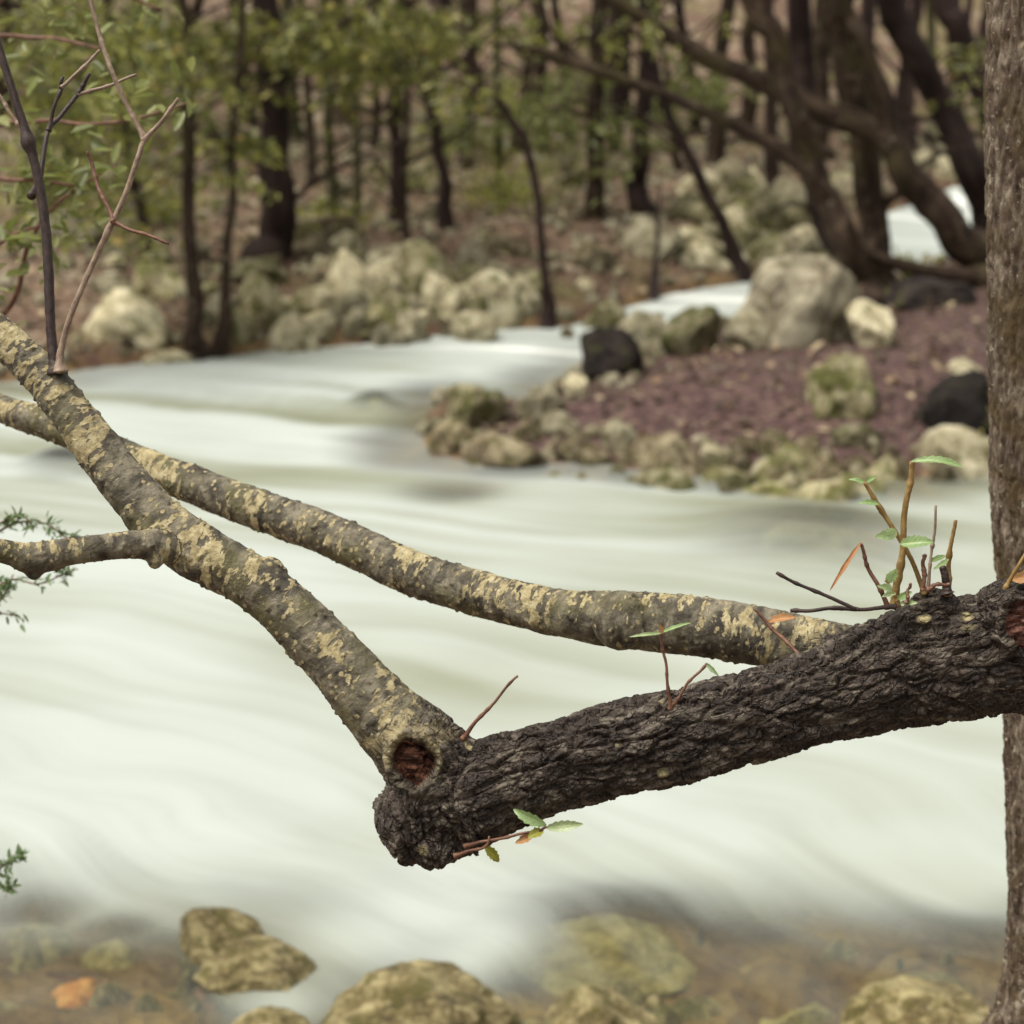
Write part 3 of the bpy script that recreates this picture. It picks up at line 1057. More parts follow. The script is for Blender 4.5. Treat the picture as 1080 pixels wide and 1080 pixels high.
# ------------------------------------------------------------------ forest trees
def forest_tree(base_px, pts, mat, label, group=None, Y=None, limbs=(), sprays=(), height=5.2, name='forest_tree', crown=True, leafmat=None, seg=14, flare=1.5):
    """pts: (px, py, w) from the foot upwards, in the plane through the foot; goes on up to 'height' above the frame"""
    g = G(*base_px) if Y is None else PY(base_px[0], base_px[1], Y)
    if Y is not None:
        g = np.array([g[0], Y, float(terrain(np.array([[g[0], Y]]))[0])])
    Yp = g[1]

    def row(px, py, w, dy=0.0):
        q = PY(px, py, Yp + dy)
        return [*q, w / 2 * (q[1] * CP - (q[2] - CAM_H) * SP) / FPX]
    rows = [row(*p) for p in pts]
    w0 = rows[0][3]
    rows[0] = [g[0], g[1], g[2] - 0.06, w0 * flare]
    if len(rows) > 1 and rows[1][2] - g[2] > 0.35:
        a = np.array(rows[0])
        b = np.array(rows[1])
        m = a + (b - a) * 0.22
        m[3] = w0 * 1.08
        rows.insert(1, list(m))
    jr = mkrng(int(base_px[0] * 5 + 3))
    if len(rows) > 2:                                   # trunks are never quite straight
        den = []
        for a, b in zip(rows[:-1], rows[1:]):
            a, b = np.array(a), np.array(b)
            den.append(list(a))
            m = (a + b) / 2
            m[:2] += jr.normal(size=2) * [0.25, 0.25] * m[3] * 1.6
            den.append(list(m))
        rows = den + [rows[-1]]
    top = np.array(rows[-1])
    d = top[:3] - np.array(rows[-2])[:3]
    d /= np.linalg.norm(d)
    d = d * 0.5 + np.array([0, 0, 0.6])
    if height and top[2] < height:
        n = d / d[2]
        for fr in (0.33, 0.66, 1.0):
            q = top[:3] + n * (height - top[2]) * fr
            rows.append([*q, top[3] * (1 - 0.7 * fr)])
    root = thing(name, g, label, 'tree', group)
    v, f, bc = tube(rows, len(rows) * 9, seg, wob=0.16, seed=abs(int(base_px[0] * 7 + base_px[1])))
    part('trunk', g, root, v, f, mat, {'bc': bc})
    for lb in limbs:
        v, f, bc = tube([row(*p) for p in lb], len(lb) * 8, 9, wob=0.18, seed=int(lb[-1][0]) + 900)
        part('limb', g, root, v, f, mat, {'bc': bc})
    nb = 0 if not crown else (7 if rows[0][3] < 0.16 else 3)
    for k in range(nb):                                 # bare side branches low on the trunk
        ii = jr.integers(2, max(3, len(rows) - 2))
        a = np.array(rows[ii])
        hh = jr.uniform(0, 1)
        a[:3] = a[:3] * (1 - hh) + np.array(rows[ii + 1 if ii + 1 < len(rows) else ii])[:3] * hh
        sg = jr.choice([-1, 1])
        l = jr.uniform(0.35, 0.9)
        e = a[:3] + np.array([sg * l * jr.uniform(0.5, 1), jr.uniform(-.3, .3), l * jr.uniform(-0.1, 0.8)])
        m = (a[:3] + e) / 2 + np.array([0, jr.uniform(-.05, .05), jr.uniform(-.08, .12)])
        r0 = min(a[3] * 0.35, 0.022)
        v, f, bc = tube([[*a[:3], r0], [*m, r0 * .7], [*e, r0 * .25]], 16, 6, wob=0.2, seed=k)
        part('limb', g, root, v, f, mat, {'bc': bc})
    lp, ld, tw = [], [], []
    for (px, py, rx, ry, n, per, dy) in sprays:
        c = PY(px, py, Yp + dy)
        k = (c[1] * CP - (c[2] - CAM_H) * SP) / FPX
        a, b, c_ = spray(c, (rx * k, 0.5, ry * k), int(n * 1.4), per, 0.26, int(px * 3 + py))
        lp.append(a)
        ld.append(b)
        tw += c_
    if lp:
        v, f, r_ = leaf_cloud(np.vstack(lp), 0.066, int(base_px[0]), dirs=np.vstack(ld))
        v2, f2, bc = merge(tw)
        fs = f + [x + len(v) for x in f2]
        fm = np.concatenate([np.full(len(x), 0) for x in f] + [np.full(len(x), 1) for x in f2])
        me = build_mesh('foliage', np.vstack([v, v2]) - g, fs, [leafmat or M_LEAF, M_TWIGD],
                        {'rnd': np.concatenate([r_, np.zeros(len(v2))]), 'bc': np.vstack([np.zeros((len(v), 3)), bc])}, fmat=fm)
        link('foliage', me, root)
    if crown:
        c = link('crown', random.choice(CROWNS), root)
        c.location = tuple(float(x) for x in np.array(rows[-1][:3]) - g + [0, 0, 0.1])
        c.rotation_euler = (0, 0, random.uniform(0, 6))
    return root


forest_tree((289, 272), [(289, 272, 38), (288, 170, 33), (284, 80, 29), (277, -10, 28)], M_DARK,
            'thickest dark straight tree on the left of the far bank',
            limbs=[[(286, 100, 12), (320, 60, 9), (370, 20, 6), (430, -30, 4)], [(284, 70, 12), (230, 45, 8), (160, 30, 6), (90, 5, 4)]],
            sprays=[(300, 28, 95, 32, 40, 12, -0.3), (100, 20, 110, 40, 40, 12, -0.8), (440, 20, 80, 30, 24, 10, -0.6), (180, 45, 110, 42, 46, 12, -0.5), (270, 90, 40, 24, 12, 9, -0.3), (380, 55, 70, 40, 28, 11, -0.2)])
forest_tree((203, 377), [(203, 377, 20), (202, 280, 15), (199, 150, 14), (194, 40, 12), (190, -10, 11)], M_BROWN,
            'slender tree at the water edge, left stem of a narrow pair', height=4,
            sprays=[(110, 70, 110, 60, 60, 11, -0.6), (60, 180, 70, 70, 36, 10, -0.6), (225, 150, 70, 70, 34, 9, 0.2), (150, 200, 60, 60, 22, 9, 0.2)])
forest_tree((230, 376), [(230, 376, 14), (238, 300, 11), (246, 210, 10), (250, 100, 9), (256, -10, 8)], M_BROWN,
            'thin tree leaning slightly right beside the slender waterside tree', height=4)
forest_tree((348, 242), [(348, 242, 13), (348, 170, 11), (346, 90, 11), (342, -10, 10)], M_MOSSY, 'mossy thin tree just right of the thickest dark tree',
            sprays=[(395, 40, 80, 40, 30, 10, -0.5), (350, 100, 50, 30, 10, 9, 0)])
forest_tree((376, 236), [(376, 236, 10), (376, 150, 9), (378, -10, 8)], M_MOSSY, 'pale mossy sapling second right of the thickest dark tree', height=4)
forest_tree((160, 270), [(160, 270, 15), (150, 225, 12), (136, 170, 11), (120, 60, 10), (112, -10, 9)], M_DARK, 'dark tree leaning left behind the slender waterside tree',
            sprays=[(70, 120, 90, 60, 30, 10, 0), (40, 30, 70, 40, 24, 10, 0)])
forest_tree((396, 156), [(396, 156, 10), (396, 90, 9), (394, -10, 8)], M_DARK, 'distant thin dark tree in the gap left of the paired trunks')
forest_tree((420, 232), [(420, 232, 17), (418, 150, 14), (419, 80, 13), (424, -10, 13)], M_DARK, 'upright dark tree left of the bent dark tree', sprays=[(450, 40, 60, 40, 24, 10, 0)])
forest_tree((428, 262), [(428, 262, 8), (427, 170, 7), (430, 60, 7), (432, -10, 6)], M_BROWN, 'thin brown sapling touching the upright dark tree', height=3.6)
forest_tree((472, 242), [(472, 242, 15), (470, 190, 13), (458, 130, 11), (444, 70, 10), (430, -10, 9)], M_DARK, 'bent dark tree leaning left above the round tan boulder',
            limbs=[[(450, 90, 7), (490, 60, 5), (520, 30, 4), (560, -10, 3)]])
forest_tree((577, 343), [(577, 343, 15), (576, 300, 10), (568, 215, 9), (552, 145, 10), (530, 112, 8), (512, 93, 6)], M_DARK,
            'thin curved tree with dark foot standing at the water edge', height=0, crown=False, sprays=[(505, 85, 40, 18, 10, 9, 0)])
forest_tree((525, 205), [(525, 205, 10), (526, 150, 9), (524, -10, 8)], M_MOSSY, 'greenish sapling behind the thin curved tree', leafmat=M_LEAFPALE,
            sprays=[(490, 140, 50, 40, 26, 9, 0), (560, 120, 50, 36, 24, 9, 0)])
forest_tree((571, 155), [(571, 155, 16), (570, 80, 14), (566, -10, 14)], M_BROWN, 'brown tree in the far centre behind the green saplings')
forest_tree((627, 232), [(627, 232, 21), (628, 160, 18), (630, 80, 17), (634, -10, 17)], M_BROWN, 'straight brown tree left of the moss-footed tree', leafmat=M_LEAFPALE,
            sprays=[(600, 110, 70, 40, 30, 10, 0.2), (660, 150, 50, 50, 20, 9, 0)])
forest_tree((676, 226), [(676, 226, 24), (677, 170, 19), (680, 100, 17), (684, -10, 16)], M_DARK, 'dark tree with mossy brown foot above the bright angular block',
            sprays=[(650, 30, 60, 36, 16, 9, 0.3)])
forest_tree((650, 160), [(650, 160, 12), (650, 90, 11), (655, -10, 10)], M_DARK, 'narrow far tree between the straight brown tree and the moss-footed tree')
forest_tree((786, 294), [(786, 294, 18), (768, 250, 14), (745, 205, 13), (722, 155, 12), (704, 118, 10), (690, 60, 9), (672, -10, 8)], M_DARK,
            'thin dark tree leaning steeply left, rooted behind the big limestone boulder', height=3.6)
forest_tree((688, 310), [(688, 310, 9), (692, 270, 6), (694, 235, 5), (697, 200, 3)], M_TWIGD, 'bare dark sapling in front of the bright angular block', height=0, crown=False, name='sapling', flare=1.8)
forest_tree((815, 202), [(815, 202, 16), (813, 130, 14), (808, -10, 14)], M_DARK, 'dark tree seen through the gap left of the leaning cluster',
            sprays=[(745, 88, 50, 16, 22, 12, -1.5)], leafmat=M_LEAFPALE)
forest_tree((755, 170), [(755, 170, 20), (755, 90, 17), (770, -10, 16)], M_BROWN, 'brown tree behind the pale green spray of leaves')

# leaning cluster on the far side of the gravel bar
YT = G(905, 325)[1]
forest_tree((912, 328), [(908, 328, 52), (897, 270, 33), (876, 215, 28), (856, 160, 26), (824, 80, 25), (790, -10, 25)], M_BROWN,
            'thick brown tree leaning left at the front of the leaning cluster', Y=YT,
            limbs=[[(890, 262, 26), (868, 205, 24), (840, 170, 20), (790, 140, 15), (720, 108, 13), (650, 82, 12), (600, 64, 15), (560, 52, 8), (520, 45, 5)],
                   [(602, 62, 7), (580, 30, 5), (570, -10, 4)],
                   [(880, 255, 22), (915, 268, 16), (960, 282, 14), (1010, 290, 16), (1060, 292, 18)]],
            sprays=[(690, 20, 60, 30, 10, 8, 0.3), (560, 20, 50, 26, 12, 8, 0.2)], height=5.5)
forest_tree((922, 322), [(926, 322, 42), (922, 250, 33), (914, 190, 31), (896, 90, 30), (878, -10, 30)], M_BROWN,
            'thick brown tree, second of the leaning cluster, rising behind the arched limb', Y=YT + 0.35, height=5.5)
forest_tree((1034, 300), [(1036, 300, 50), (1012, 255, 40), (975, 205, 35), (946, 160, 32), (932, 110, 26), (908, 40, 23), (888, -10, 22)], M_BROWN,
            'tree with long bare limb arching left over the river, right of the cluster', Y=YT + 0.1,
            limbs=[[(940, 152, 34), (920, 138, 28), (880, 124, 26), (840, 104, 25), (790, 80, 23), (745, 62, 20), (700, 34, 17), (660, 8, 14), (620, -20, 12)]], height=5.5)
forest_tree((1062, 262), [(1062, 262, 40), (1040, 215, 36), (1008, 140, 33), (970, 65, 31), (938, -10, 30)], M_DARK,
            'dark leaning tree between the arched tree and the right trunk', Y=YT + 1.0, height=5.5,
            sprays=[(1030, 90, 30, 60, 14, 9, 0)])
forest_tree((1075, 235), [(1075, 235, 36), (1050, 140, 30), (1020, 60, 28), (995, -10, 26)], M_DARK, 'dark tree close behind the right trunk near the top corner', Y=YT + 1.9, height=5.5)

forest_tree((900, 318), [(900, 318, 40), (880, 250, 30), (862, 190, 28), (848, 110, 27), (842, -10, 26)], M_DARK,
            'slim dark stem between the two thick brown trees of the leaning cluster', Y=YT + 0.6, height=5.5)
forest_tree((960, 170), [(960, 170, 18), (958, 90, 15), (950, -10, 14)], M_DARK, 'thin dark trunk far behind the arched tree')
# trees deeper in the forest
far_t = [(30, 195), (75, 160), (240, 185), (310, 150), (330, 195), (455, 140), (490, 175), (545, 160), (600, 150), (715, 180), (735, 140), (785, 150), (840, 130), (865, 165), (905, 120), (950, 130), (985, 110), (1010, 125), (140, 150), (195, 130), (5, 130), (265, 130), (420, 130), (505, 120), (690, 125)]
for k, (x, y) in enumerate(far_t):
    w = random.uniform(8, 20)
    lean = random.uniform(-25, 25)
    forest_tree((x, y), [(x, y, w), (x + lean * .4, y * 0.5, w * .85), (x + lean, -10, w * .8)], random.choice([M_DARK, M_BROWN, M_MOSSY]),
                'distant forest tree with thin trunk on the leafy slope', 'distant forest trees on the slope',
                sprays=[(x + random.uniform(-30, 30), random.uniform(10, 100), 60, 30, 12, 8, 0)] if x < 560 or k % 2 == 0 else (), leafmat=random.choice([M_LEAF, M_LEAFPALE, M_LEAFPALE]))
for k in range(30):                      # trees on the slope above, filling the depth of the wood
    X, Yw = random.uniform(-9, 14), random.uniform(19, 34)
    z = float(terrain(np.array([[X, Yw]]))[0])
    g = np.array([X, Yw, z])
    r_ = random.uniform(0.06, 0.14)
    root = thing('forest_tree', g, 'dim tree trunk far up the wooded slope', 'tree', 'trees far up the wooded slope')
    lx = random.uniform(-.6, .6)
    v, f, bc = tube([[*(g - [0, 0, .1]), r_ * 1.4], [*(g + [lx * .1, 0, .5]), r_], [*(g + [lx * .5, 0, 2.5]), r_ * .8], [*(g + [lx, 0, 5.0]), r_ * .4]], 24, 10, wob=0.15, seed=k)
    part('trunk', g, root, v, f, random.choice([M_DARK, M_BROWN]), {'bc': bc})
    c = link('crown', random.choice(CROWNS), root)
    c.location = (lx, 0, 5.2)
    c.scale = (0.7, 0.7, 0.7)

# ------------------------------------------------------------------ bushes and undergrowth
def bush(px, py, w, h, n, mat, label, size=0.05, seed=0, name='bush'):
    g = G(px, py)
    k = (g[1] * CP - (g[2] - CAM_H) * SP) / FPX
    root = thing(name, g, label, 'bush')
    rg = mkrng(seed)
    st, pos, dirs = [], [], []
    for i in range(9):
        e = g + np.array([rg.normal() * w * k * 0.35, rg.normal() * 0.15, h * k * rg.uniform(0.6, 1.0)])
        m = (g + e) / 2 + [0, 0, 0.05]
        st.append(tube([[*(g - [0, 0, .03]), 0.008], [*m, 0.005], [*e, 0.002]], 8, 5))
    for i in range(n):
        a = g + np.array([rg.normal() * w * k * 0.33, rg.normal() * 0.2, abs(rg.normal()) * h * k * 0.45 + 0.05])
        pos.append(a)
        dirs.append(a - g + [0, 0, 0.1])
    v, f, bc = merge(st)
    part('stem', g, root, v, f, M_TWIGD, {'bc': bc})
    pos, dirs = np.array(pos), np.array(dirs)
    dirs /= np.linalg.norm(dirs, axis=1)[:, None] + 1e-9
    v, f, r_ = leaf_cloud(pos, size, seed, dirs=dirs)
    part('foliage', g, root, v, f, mat, {'rnd': r_})


bush(532, 225, 70, 46, 420, M_LIMELEAF, 'bright yellow-green bush at the centre behind the far heap', seed=1)
bush(350, 248, 60, 22, 220, M_LIMELEAF, 'low yellow-green tuft at the foot of the mossy thin tree', seed=2)
bush(120, 235, 120, 60, 420, M_LEAF, 'dark green bush at the left below the hanging foliage', seed=3)
bush(60, 215, 110, 80, 420, M_LEAF, 'green bush at the left edge behind the bare twigs', seed=4)
bush(180, 240, 50, 30, 160, M_LIMELEAF, 'small lime bush behind the slender waterside tree', seed=5)
bush(430, 205, 60, 34, 220, M_LEAFPALE, 'pale green bush behind the paired trunks', seed=6)
bush(790, 240, 36, 16, 90, M_LIMELEAF, 'small green tuft among rocks behind the leaning trees', seed=7)
bush(960, 300, 40, 20, 120, M_LIMELEAF, 'low green tuft by the fallen log at the bar', seed=8)
bush(600, 190, 90, 46, 260, M_LEAFPALE, 'pale green bush behind the straight brown tree', seed=9)
bush(470, 170, 90, 60, 320, M_LEAFPALE, 'pale green thicket far behind the bent dark tree', seed=10)
bush(1050, 470, 34, 40, 120, M_LEAF, 'dark moss and leaves on the rocks by the right trunk', seed=11)

# fallen leaves and pebbles
rg = mkrng(5)
n = 26000
pp = np.column_stack([rg.uniform(-4.2, 6, n), rg.uniform(8, 24, n)])
z, sf, si, sn = terrain(pp, True)
ok = (sf > 0.05) | (si > 0.08)
pos = np.column_stack([pp, z + 0.008])[ok]
d = rg.normal(size=(len(pos), 3)) * [1, 1, 0.25]
v, f, r_ = leaf_cloud(pos, 0.06, 6, droop=0, dirs=d)
r_ = np.clip((r_ - 0.45) * 1.5 + 0.45, 0, 1)
v[:, 2] = np.maximum(v[:, 2], np.repeat(pos[:, 2], 7))
M_LITTER = mat_leaf('leaf_litter', [(0.0, (0.030, 0.012, 0.013)), (0.4, (0.082, 0.040, 0.036)), (0.7, (0.16, 0.085, 0.062)), (0.88, (0.34, 0.21, 0.13)), (1.0, (0.52, 0.41, 0.27))], 0.15, 0.6)
lit = link('leaf_litter', build_mesh('leaf_litter', v, f, M_LITTER, {'rnd': r_}))
tag(lit, 'reddish brown fallen leaves covering the forest floor and gravel bar', 'fallen leaves', kind='stuff')
n = 5200
pp = np.column_stack([rg.uniform(-4, 6, n), rg.uniform(8.2, 21, n)])
z, sf, si, sn = terrain(pp, True)
ok = ((sf > 0.0) & (rg.random(n) < 0.8)) | ((si > -0.05) & (si < 0.5))
pp, z = pp[ok], z[ok]
bv, bt = ico(1)
sz = np.minimum(rg.gamma(2.2, 0.012, len(pp)) + 0.010, 0.042)
sc = sz[:, None] * rg.uniform(0.6, 1.2, (len(pp), 3))
V = (bv[None] * (1 + 0.22 * rg.normal(size=(len(pp), len(bv), 1))) * sc[:, None, :] + np.column_stack([pp, z + 0.2 * sz])[:, None, :]).reshape(-1, 3)
T = (bt[None] + (np.arange(len(pp)) * len(bv))[:, None, None]).reshape(-1, 3)
peb = link('pebbles', build_mesh('pebbles', V, T, M_LIME))
tag(peb, 'pale pebbles strewn along the banks and among the leaves', 'pebbles', kind='stuff')

# ------------------------------------------------------------------ right-hand trunk
def bark_disp(amp, s, st):
    def f(bc):
        q = bc * [s, s, s * st]
        q = q + 0.45 * np.column_stack([fbm(q * 0.9, 3, 61), fbm(q * 0.9 + 9, 3, 62), fbm(q * 0.9 + 19, 3, 63)])
        f1, f2, idv = worley(q, 64)
        crack = sstep(0.0, 0.30, f2 - f1)
        return amp * ((crack - 1) + 0.5 * (idv - 0.5) + 0.6 * fbm(bc * [s * 2.2, s * 2.2, s], 4, 66)) + amp * 1.4 * fbm(bc * [14, 14, 9], 3, 67)
    return f


YR = 2.33
rt = []
for px, py, w in ((1100, -620, 118), (1106, -300, 128), (1108, 0, 134), (1110, 250, 134), (1112, 480, 136), (1117, 600, 136), (1126, 760, 134), (1129, 900, 134), (1129, 1000, 136), (1128, 1060, 154), (1126, 1110, 190)):
    q = PY(px, py, YR)
    dep = q[1] * CP - (q[2] - CAM_H) * SP
    rt.append([*q, w / 2 * dep / FPX])
base = np.array(rt[-1][:3])
gzr = float(terrain(base[None, :2])[0])
rt.append([base[0], base[1], min(gzr, base[2]) - 0.08, rt[-1][3] * 1.25])
rt = rt[::-1]
rt.append([rt[-1][0] - .05, YR, 4.6, 0.045])
rbase = np.array([base[0], base[1], gzr])
rroot = thing('bank_tree', rbase, 'grey-brown upright trunk at the right edge, behind the dark log', 'tree')
v, f, bc = tube(rt, 1000, 190, disp=bark_disp(0.0030, 125, 0.2))
part('trunk', rbase, rroot, v, f, M_TRUNK, {'bc': bc})
for k in range(3):
    a = np.array([rt[-1][0], YR, 3.6 + .3 * k])
    e = a + np.array([0.7 * math.cos(2.1 * k + 1), 0.7 * math.sin(2.1 * k + 1), 0.7])
    v, f, bc = tube([[*a, .025], [*((a + e) / 2 + [0, 0, .05]), .018], [*e, .008]], 12, 8, wob=.1)
    part('limb', rbase, rroot, v, f, M_TRUNK, {'bc': bc})
crown = link('crown', CROWNS[0], rroot)
crown.location = (0.2, -0.1, 4.1)
crown.scale = (0.7, 0.7, 0.6)

# ------------------------------------------------------------------ the leaning tree in focus
def rows(l):
    out = []
    for px, py, w, d in l:
        out.append([*P(px, py, d), w / 2 * d / FPX])
    return out


log_l = [(1560, 1150, 190, 2.06), (1520, 1010, 165, 2.05), (1420, 850, 150, 2.04), (1290, 745, 140, 2.03), (1180, 700, 130, 2.02), (1080, 690, 122, 2.0), (1010, 694, 130, 2.0), (945, 708, 118, 2.0),
         (865, 735, 101, 1.99), (785, 757, 101, 1.98), (702, 778, 102, 1.97), (630, 797, 100, 1.96), (570, 813, 99, 1.955), (515, 832, 104, 1.95), (472, 848, 118, 1.945), (446, 862, 104, 1.935), (444, 884, 78, 1.925), (448, 897, 50, 1.918)]
br1_l = [(488, 836, 84, 1.96), (452, 800, 96, 1.945), (402, 751, 77, 1.945), (336, 677, 62, 1.955), (276, 621, 57, 1.965), (190, 570, 60, 1.98), (142, 522, 53, 1.99), (92, 459, 48, 2.0), (52, 405, 43, 2.01), (10, 364, 42, 2.02), (-50, 318, 40, 2.03), (-160, 250, 36, 2.05), (-300, 190, 26, 2.08), (-420, 150, 12, 2.1)]
br2_l = [(990, 712, 80, 2.03), (930, 700, 68, 2.05), (880, 689, 64, 2.065), (800, 671, 62, 2.085), (740, 661, 62, 2.10), (673, 655, 62, 2.12), (584, 645, 50, 2.15), (451, 610, 48, 2.21), (340, 562, 45, 2.27), (165, 497, 39, 2.36), (70, 455, 33, 2.41), (0, 430, 30, 2.45), (-80, 402, 28, 2.5), (-220, 350, 20, 2.56), (-330, 300, 8, 2.6)]
sid_l = [(186, 578, 34, 1.965), (150, 574, 33, 1.95), (120, 576, 29, 1.94), (74, 582, 29, 1.93), (36, 589, 33, 1.925), (12, 584, 26, 1.92), (-20, 577, 24, 1.91), (-90, 570, 20, 1.9), (-190, 540, 10, 1.89)]
LIMBS = [rows(log_l), rows(br1_l), rows(br2_l), rows(sid_l)]
root_pt = np.array(LIMBS[0][0][:3])
gzl = float(terrain(root_pt[None, :2])[0])
LIMBS[0].insert(0, [root_pt[0] + 0.03, root_pt[1], gzl - 0.1, LIMBS[0][0][3] * 1.35])
pieces, CL = [], []
for L in LIMBS:
    v, f, bc = tube(L, 150, 40)
    pieces.append((v, f, bc))
    s = catmull(L, 320)
    c, r_ = s[:, :3], s[:, 3]
    t_, n_, b_ = frames(c)
    u_ = np.concatenate([[0], np.cumsum(np.linalg.norm(np.diff(c, axis=0), axis=1))])
    CL.append((c, r_, t_, n_, b_, u_))
# collar of the knot, nub under the side branch, swellings
camR = np.array([1.0, 0, 0])
camU = np.array([0, SP, CP])
camF = np.array([0, CP, -SP])
for (px, py, d, rpx) in ((164, 592, 1.95, 9), (437, 803, 1.925, 34), (1064, 655, 1.965, 44), (985, 655, 1.985, 34), (655, 655, 2.105, 31.5), (283, 606, 1.965, 19), (36, 603, 1.925, 9), (405, 850, 1.945, 10), (432, 897, 1.93, 15), (476, 897, 1.93, 13), (484, 858, 1.93, 34), (456, 890, 1.925, 27)):
    v, t = ico(3)
    pieces.append((v * (rpx * d / FPX) + P(px, py, d), [t], v))
v, f, a = merge(pieces)
tmp = link('tmp', build_mesh('tmp', v, f))
md = tmp.modifiers.new('r', 'REMESH')
md.mode = 'VOXEL'
md.voxel_size = 0.00145
dg = bpy.context.evaluated_depsgraph_get()
me = bpy.data.meshes.new_from_object(tmp.evaluated_get(dg))
bpy.data.objects.remove(tmp)
nv = len(me.vertices)
V = np.empty(nv * 3, np.float32)
me.vertices.foreach_get('co', V)
V = V.reshape(-1, 3).astype(float)
npol = len(me.polygons)
lt = np.empty(npol, np.int32)
me.polygons.foreach_get('loop_total', lt)
li = np.empty(len(me.loops), np.int32)
me.loops.foreach_get('vertex_index', li)
ed = np.empty(len(me.edges) * 2, np.int32)
me.edges.foreach_get('vertices', ed)
ed = ed.reshape(-1, 2)
assert (lt == 4).all()
QF = li.reshape(-1, 4)
bpy.data.meshes.remove(me)


def smooth(V, it, mask):
    deg = np.bincount(ed.ravel(), minlength=nv).astype(float)[:, None]
    for _ in range(it):
        acc = np.zeros_like(V)
        for k in range(3):
            acc[:, k] = np.bincount(ed[:, 0], V[ed[:, 1], k], nv) + np.bincount(ed[:, 1], V[ed[:, 0], k], nv)
        V = V + (acc / deg - V) * mask[:, None] * 0.6
    return V


def nearest(V):
    DN, BC = [], []
    for (c, r_, t_, n_, b_, u_) in CL:
        idx = np.empty(len(V), int)
        for s in range(0, len(V), 60000):
            p = V[s:s + 60000]
            d2 = (p ** 2).sum(1)[:, None] - 2 * p @ c.T + (c ** 2).sum(1)[None]
            idx[s:s + 60000] = d2.argmin(1)
        off = V - c[idx]
        DN.append(np.linalg.norm(off, axis=1) / r_[idx])
        BC.append(np.column_stack([(off * n_[idx]).sum(1), (off * b_[idx]).sum(1), u_[idx] + (off * t_[idx]).sum(1)]))
    return np.array(DN), BC


V = smooth(V, 3, np.ones(nv))
DN, BC = nearest(V)
sd = np.sort(DN, 0)
V = smooth(V, 45, sstep(1.9, 1.15, sd[1]) * 0.95)
DN, BC = nearest(V)
W = np.exp(-(DN - DN.min(0)) * 7)
W /= W.sum(0)
own = DN.argmin(0)


def vnormals(V):
    a = V[QF[:, 2]] - V[QF[:, 0]]
    b = V[QF[:, 3]] - V[QF[:, 1]]
    fn = np.cross(a, b)
    N = np.zeros_like(V)
    for k in range(3):
        for j in range(4):
            N[:, k] += np.bincount(QF[:, j], fn[:, k], nv)
    return N / (np.linalg.norm(N, axis=1)[:, None] + 1e-15)


NRM = vnormals(V)
# how old the bark is: the log is plated, branches turn rough only at their foot
ub = [BC[k][:, 2] for k in range(4)]
rough_k = [np.ones(nv), sstep(0.115, 0.04, ub[1]), sstep(0.13, 0.05, ub[2]), np.zeros(nv)]
rough = sum(W[k] * rough_k[k] for k in range(4))
rough = np.clip(rough + 0.6 * fbm(V * 50, 4, 70) * (rough > 0.02) * (rough < 0.98), 0, 1)


def plates(bc):
    q = bc * [60, 60, 22]
    q = q + 0.34 * np.column_stack([fbm(q * 0.8, 3, 71), fbm(q * 0.8 + 9, 3, 72), fbm(q * 0.8 + 19, 3, 73)])
    f1, f2, idv = worley(q, 74)
    crack = sstep(0.0, 0.20, f2 - f1)
    q2 = bc * [170, 170, 90] + 0.6 * np.column_stack([fbm(bc * 120, 2, 75), fbm(bc * 120 + 9, 2, 76), fbm(bc * 120 + 5, 2, 77)])
    g1, g2, idw = worley(q2, 78)
    c2 = sstep(0.0, 0.3, g2 - g1)
    rid = 1 - np.abs(fbm(bc * [45, 45, 12], 4, 79)) * 2.2
    return 0.0050 * (crack - 1) + 0.0034 * (idv - 0.5) + 0.0011 * (c2 - 1) + 0.0021 * (idw - 0.5) * crack + 0.0010 * rid + 0.0045 * fbm(bc * 17, 3, 80)


def skin(bc):
    ring = fbm(bc * [30, 30, 330], 3, 81)
    lum = fbm(bc * [45, 45, 38], 4, 82)
    wart = np.maximum(0, fbm(bc * 150, 2, 83) - 0.42) * 0.006
    return 0.00035 * ring + 0.0018 * lum + wart + 0.0004 * fbm(bc * 240, 3, 84)


D = np.zeros(nv)
for k in range(4):
    m = W[k] > 0.02
    rk = rough_k[k][m]
    D[m] += W[k][m] * (rk * plates(BC[k][m]) + (1 - rk) * skin(BC[k][m]))
V2 = V + NRM * D[:, None]


# knot hole and sawn scar: sink a hollow and raise a lip of bark around it
def hollow(V2, px, py, d, ax, ay, ang, sink, lip):
    c = P(px, py, d)
    o = V2 - c
    x, y, zf_ = o @ camR * FPX / d, o @ camU * FPX / d, o @ camF
    ca, sa = math.cos(ang), math.sin(ang)
    e = np.sqrt(((x * ca + y * sa) / ax) ** 2 + ((-x * sa + y * ca) / ay) ** 2)
    e = e * (1 + 0.22 * fbm(np.column_stack([x, y, x * 0]) * 0.06, 3, 90))
    front = (zf_ < 0.03) & (zf_ > -0.08) & (NRM @ camF < 0.3)
    ins = sstep(1.05, 0.72, e) * front
    fib = fbm(np.column_stack([x * 0.05 + y * 0.05, (x - y * 0.6) * 0.5, x * 0]), 4, 91)
    ringn = np.exp(-((e - 1.22) / 0.2) ** 2) * front
    global rough
    rough = rough * (1 - 0.45 * ringn * (sink > 0.015))
    return V2 + camF * (ins * (sink + 0.003 * fib))[:, None] + NRM * (ringn * lip)[:, None], np.where(front, e, 9)


V2, ek = hollow(V2, 437, 803, 1.915, 21, 26, 0.6, 0.022, 0.006)
V2, es = hollow(V2, 1076, 657, 1.955, 22, 26, 0.2, 0.008, 0.006)


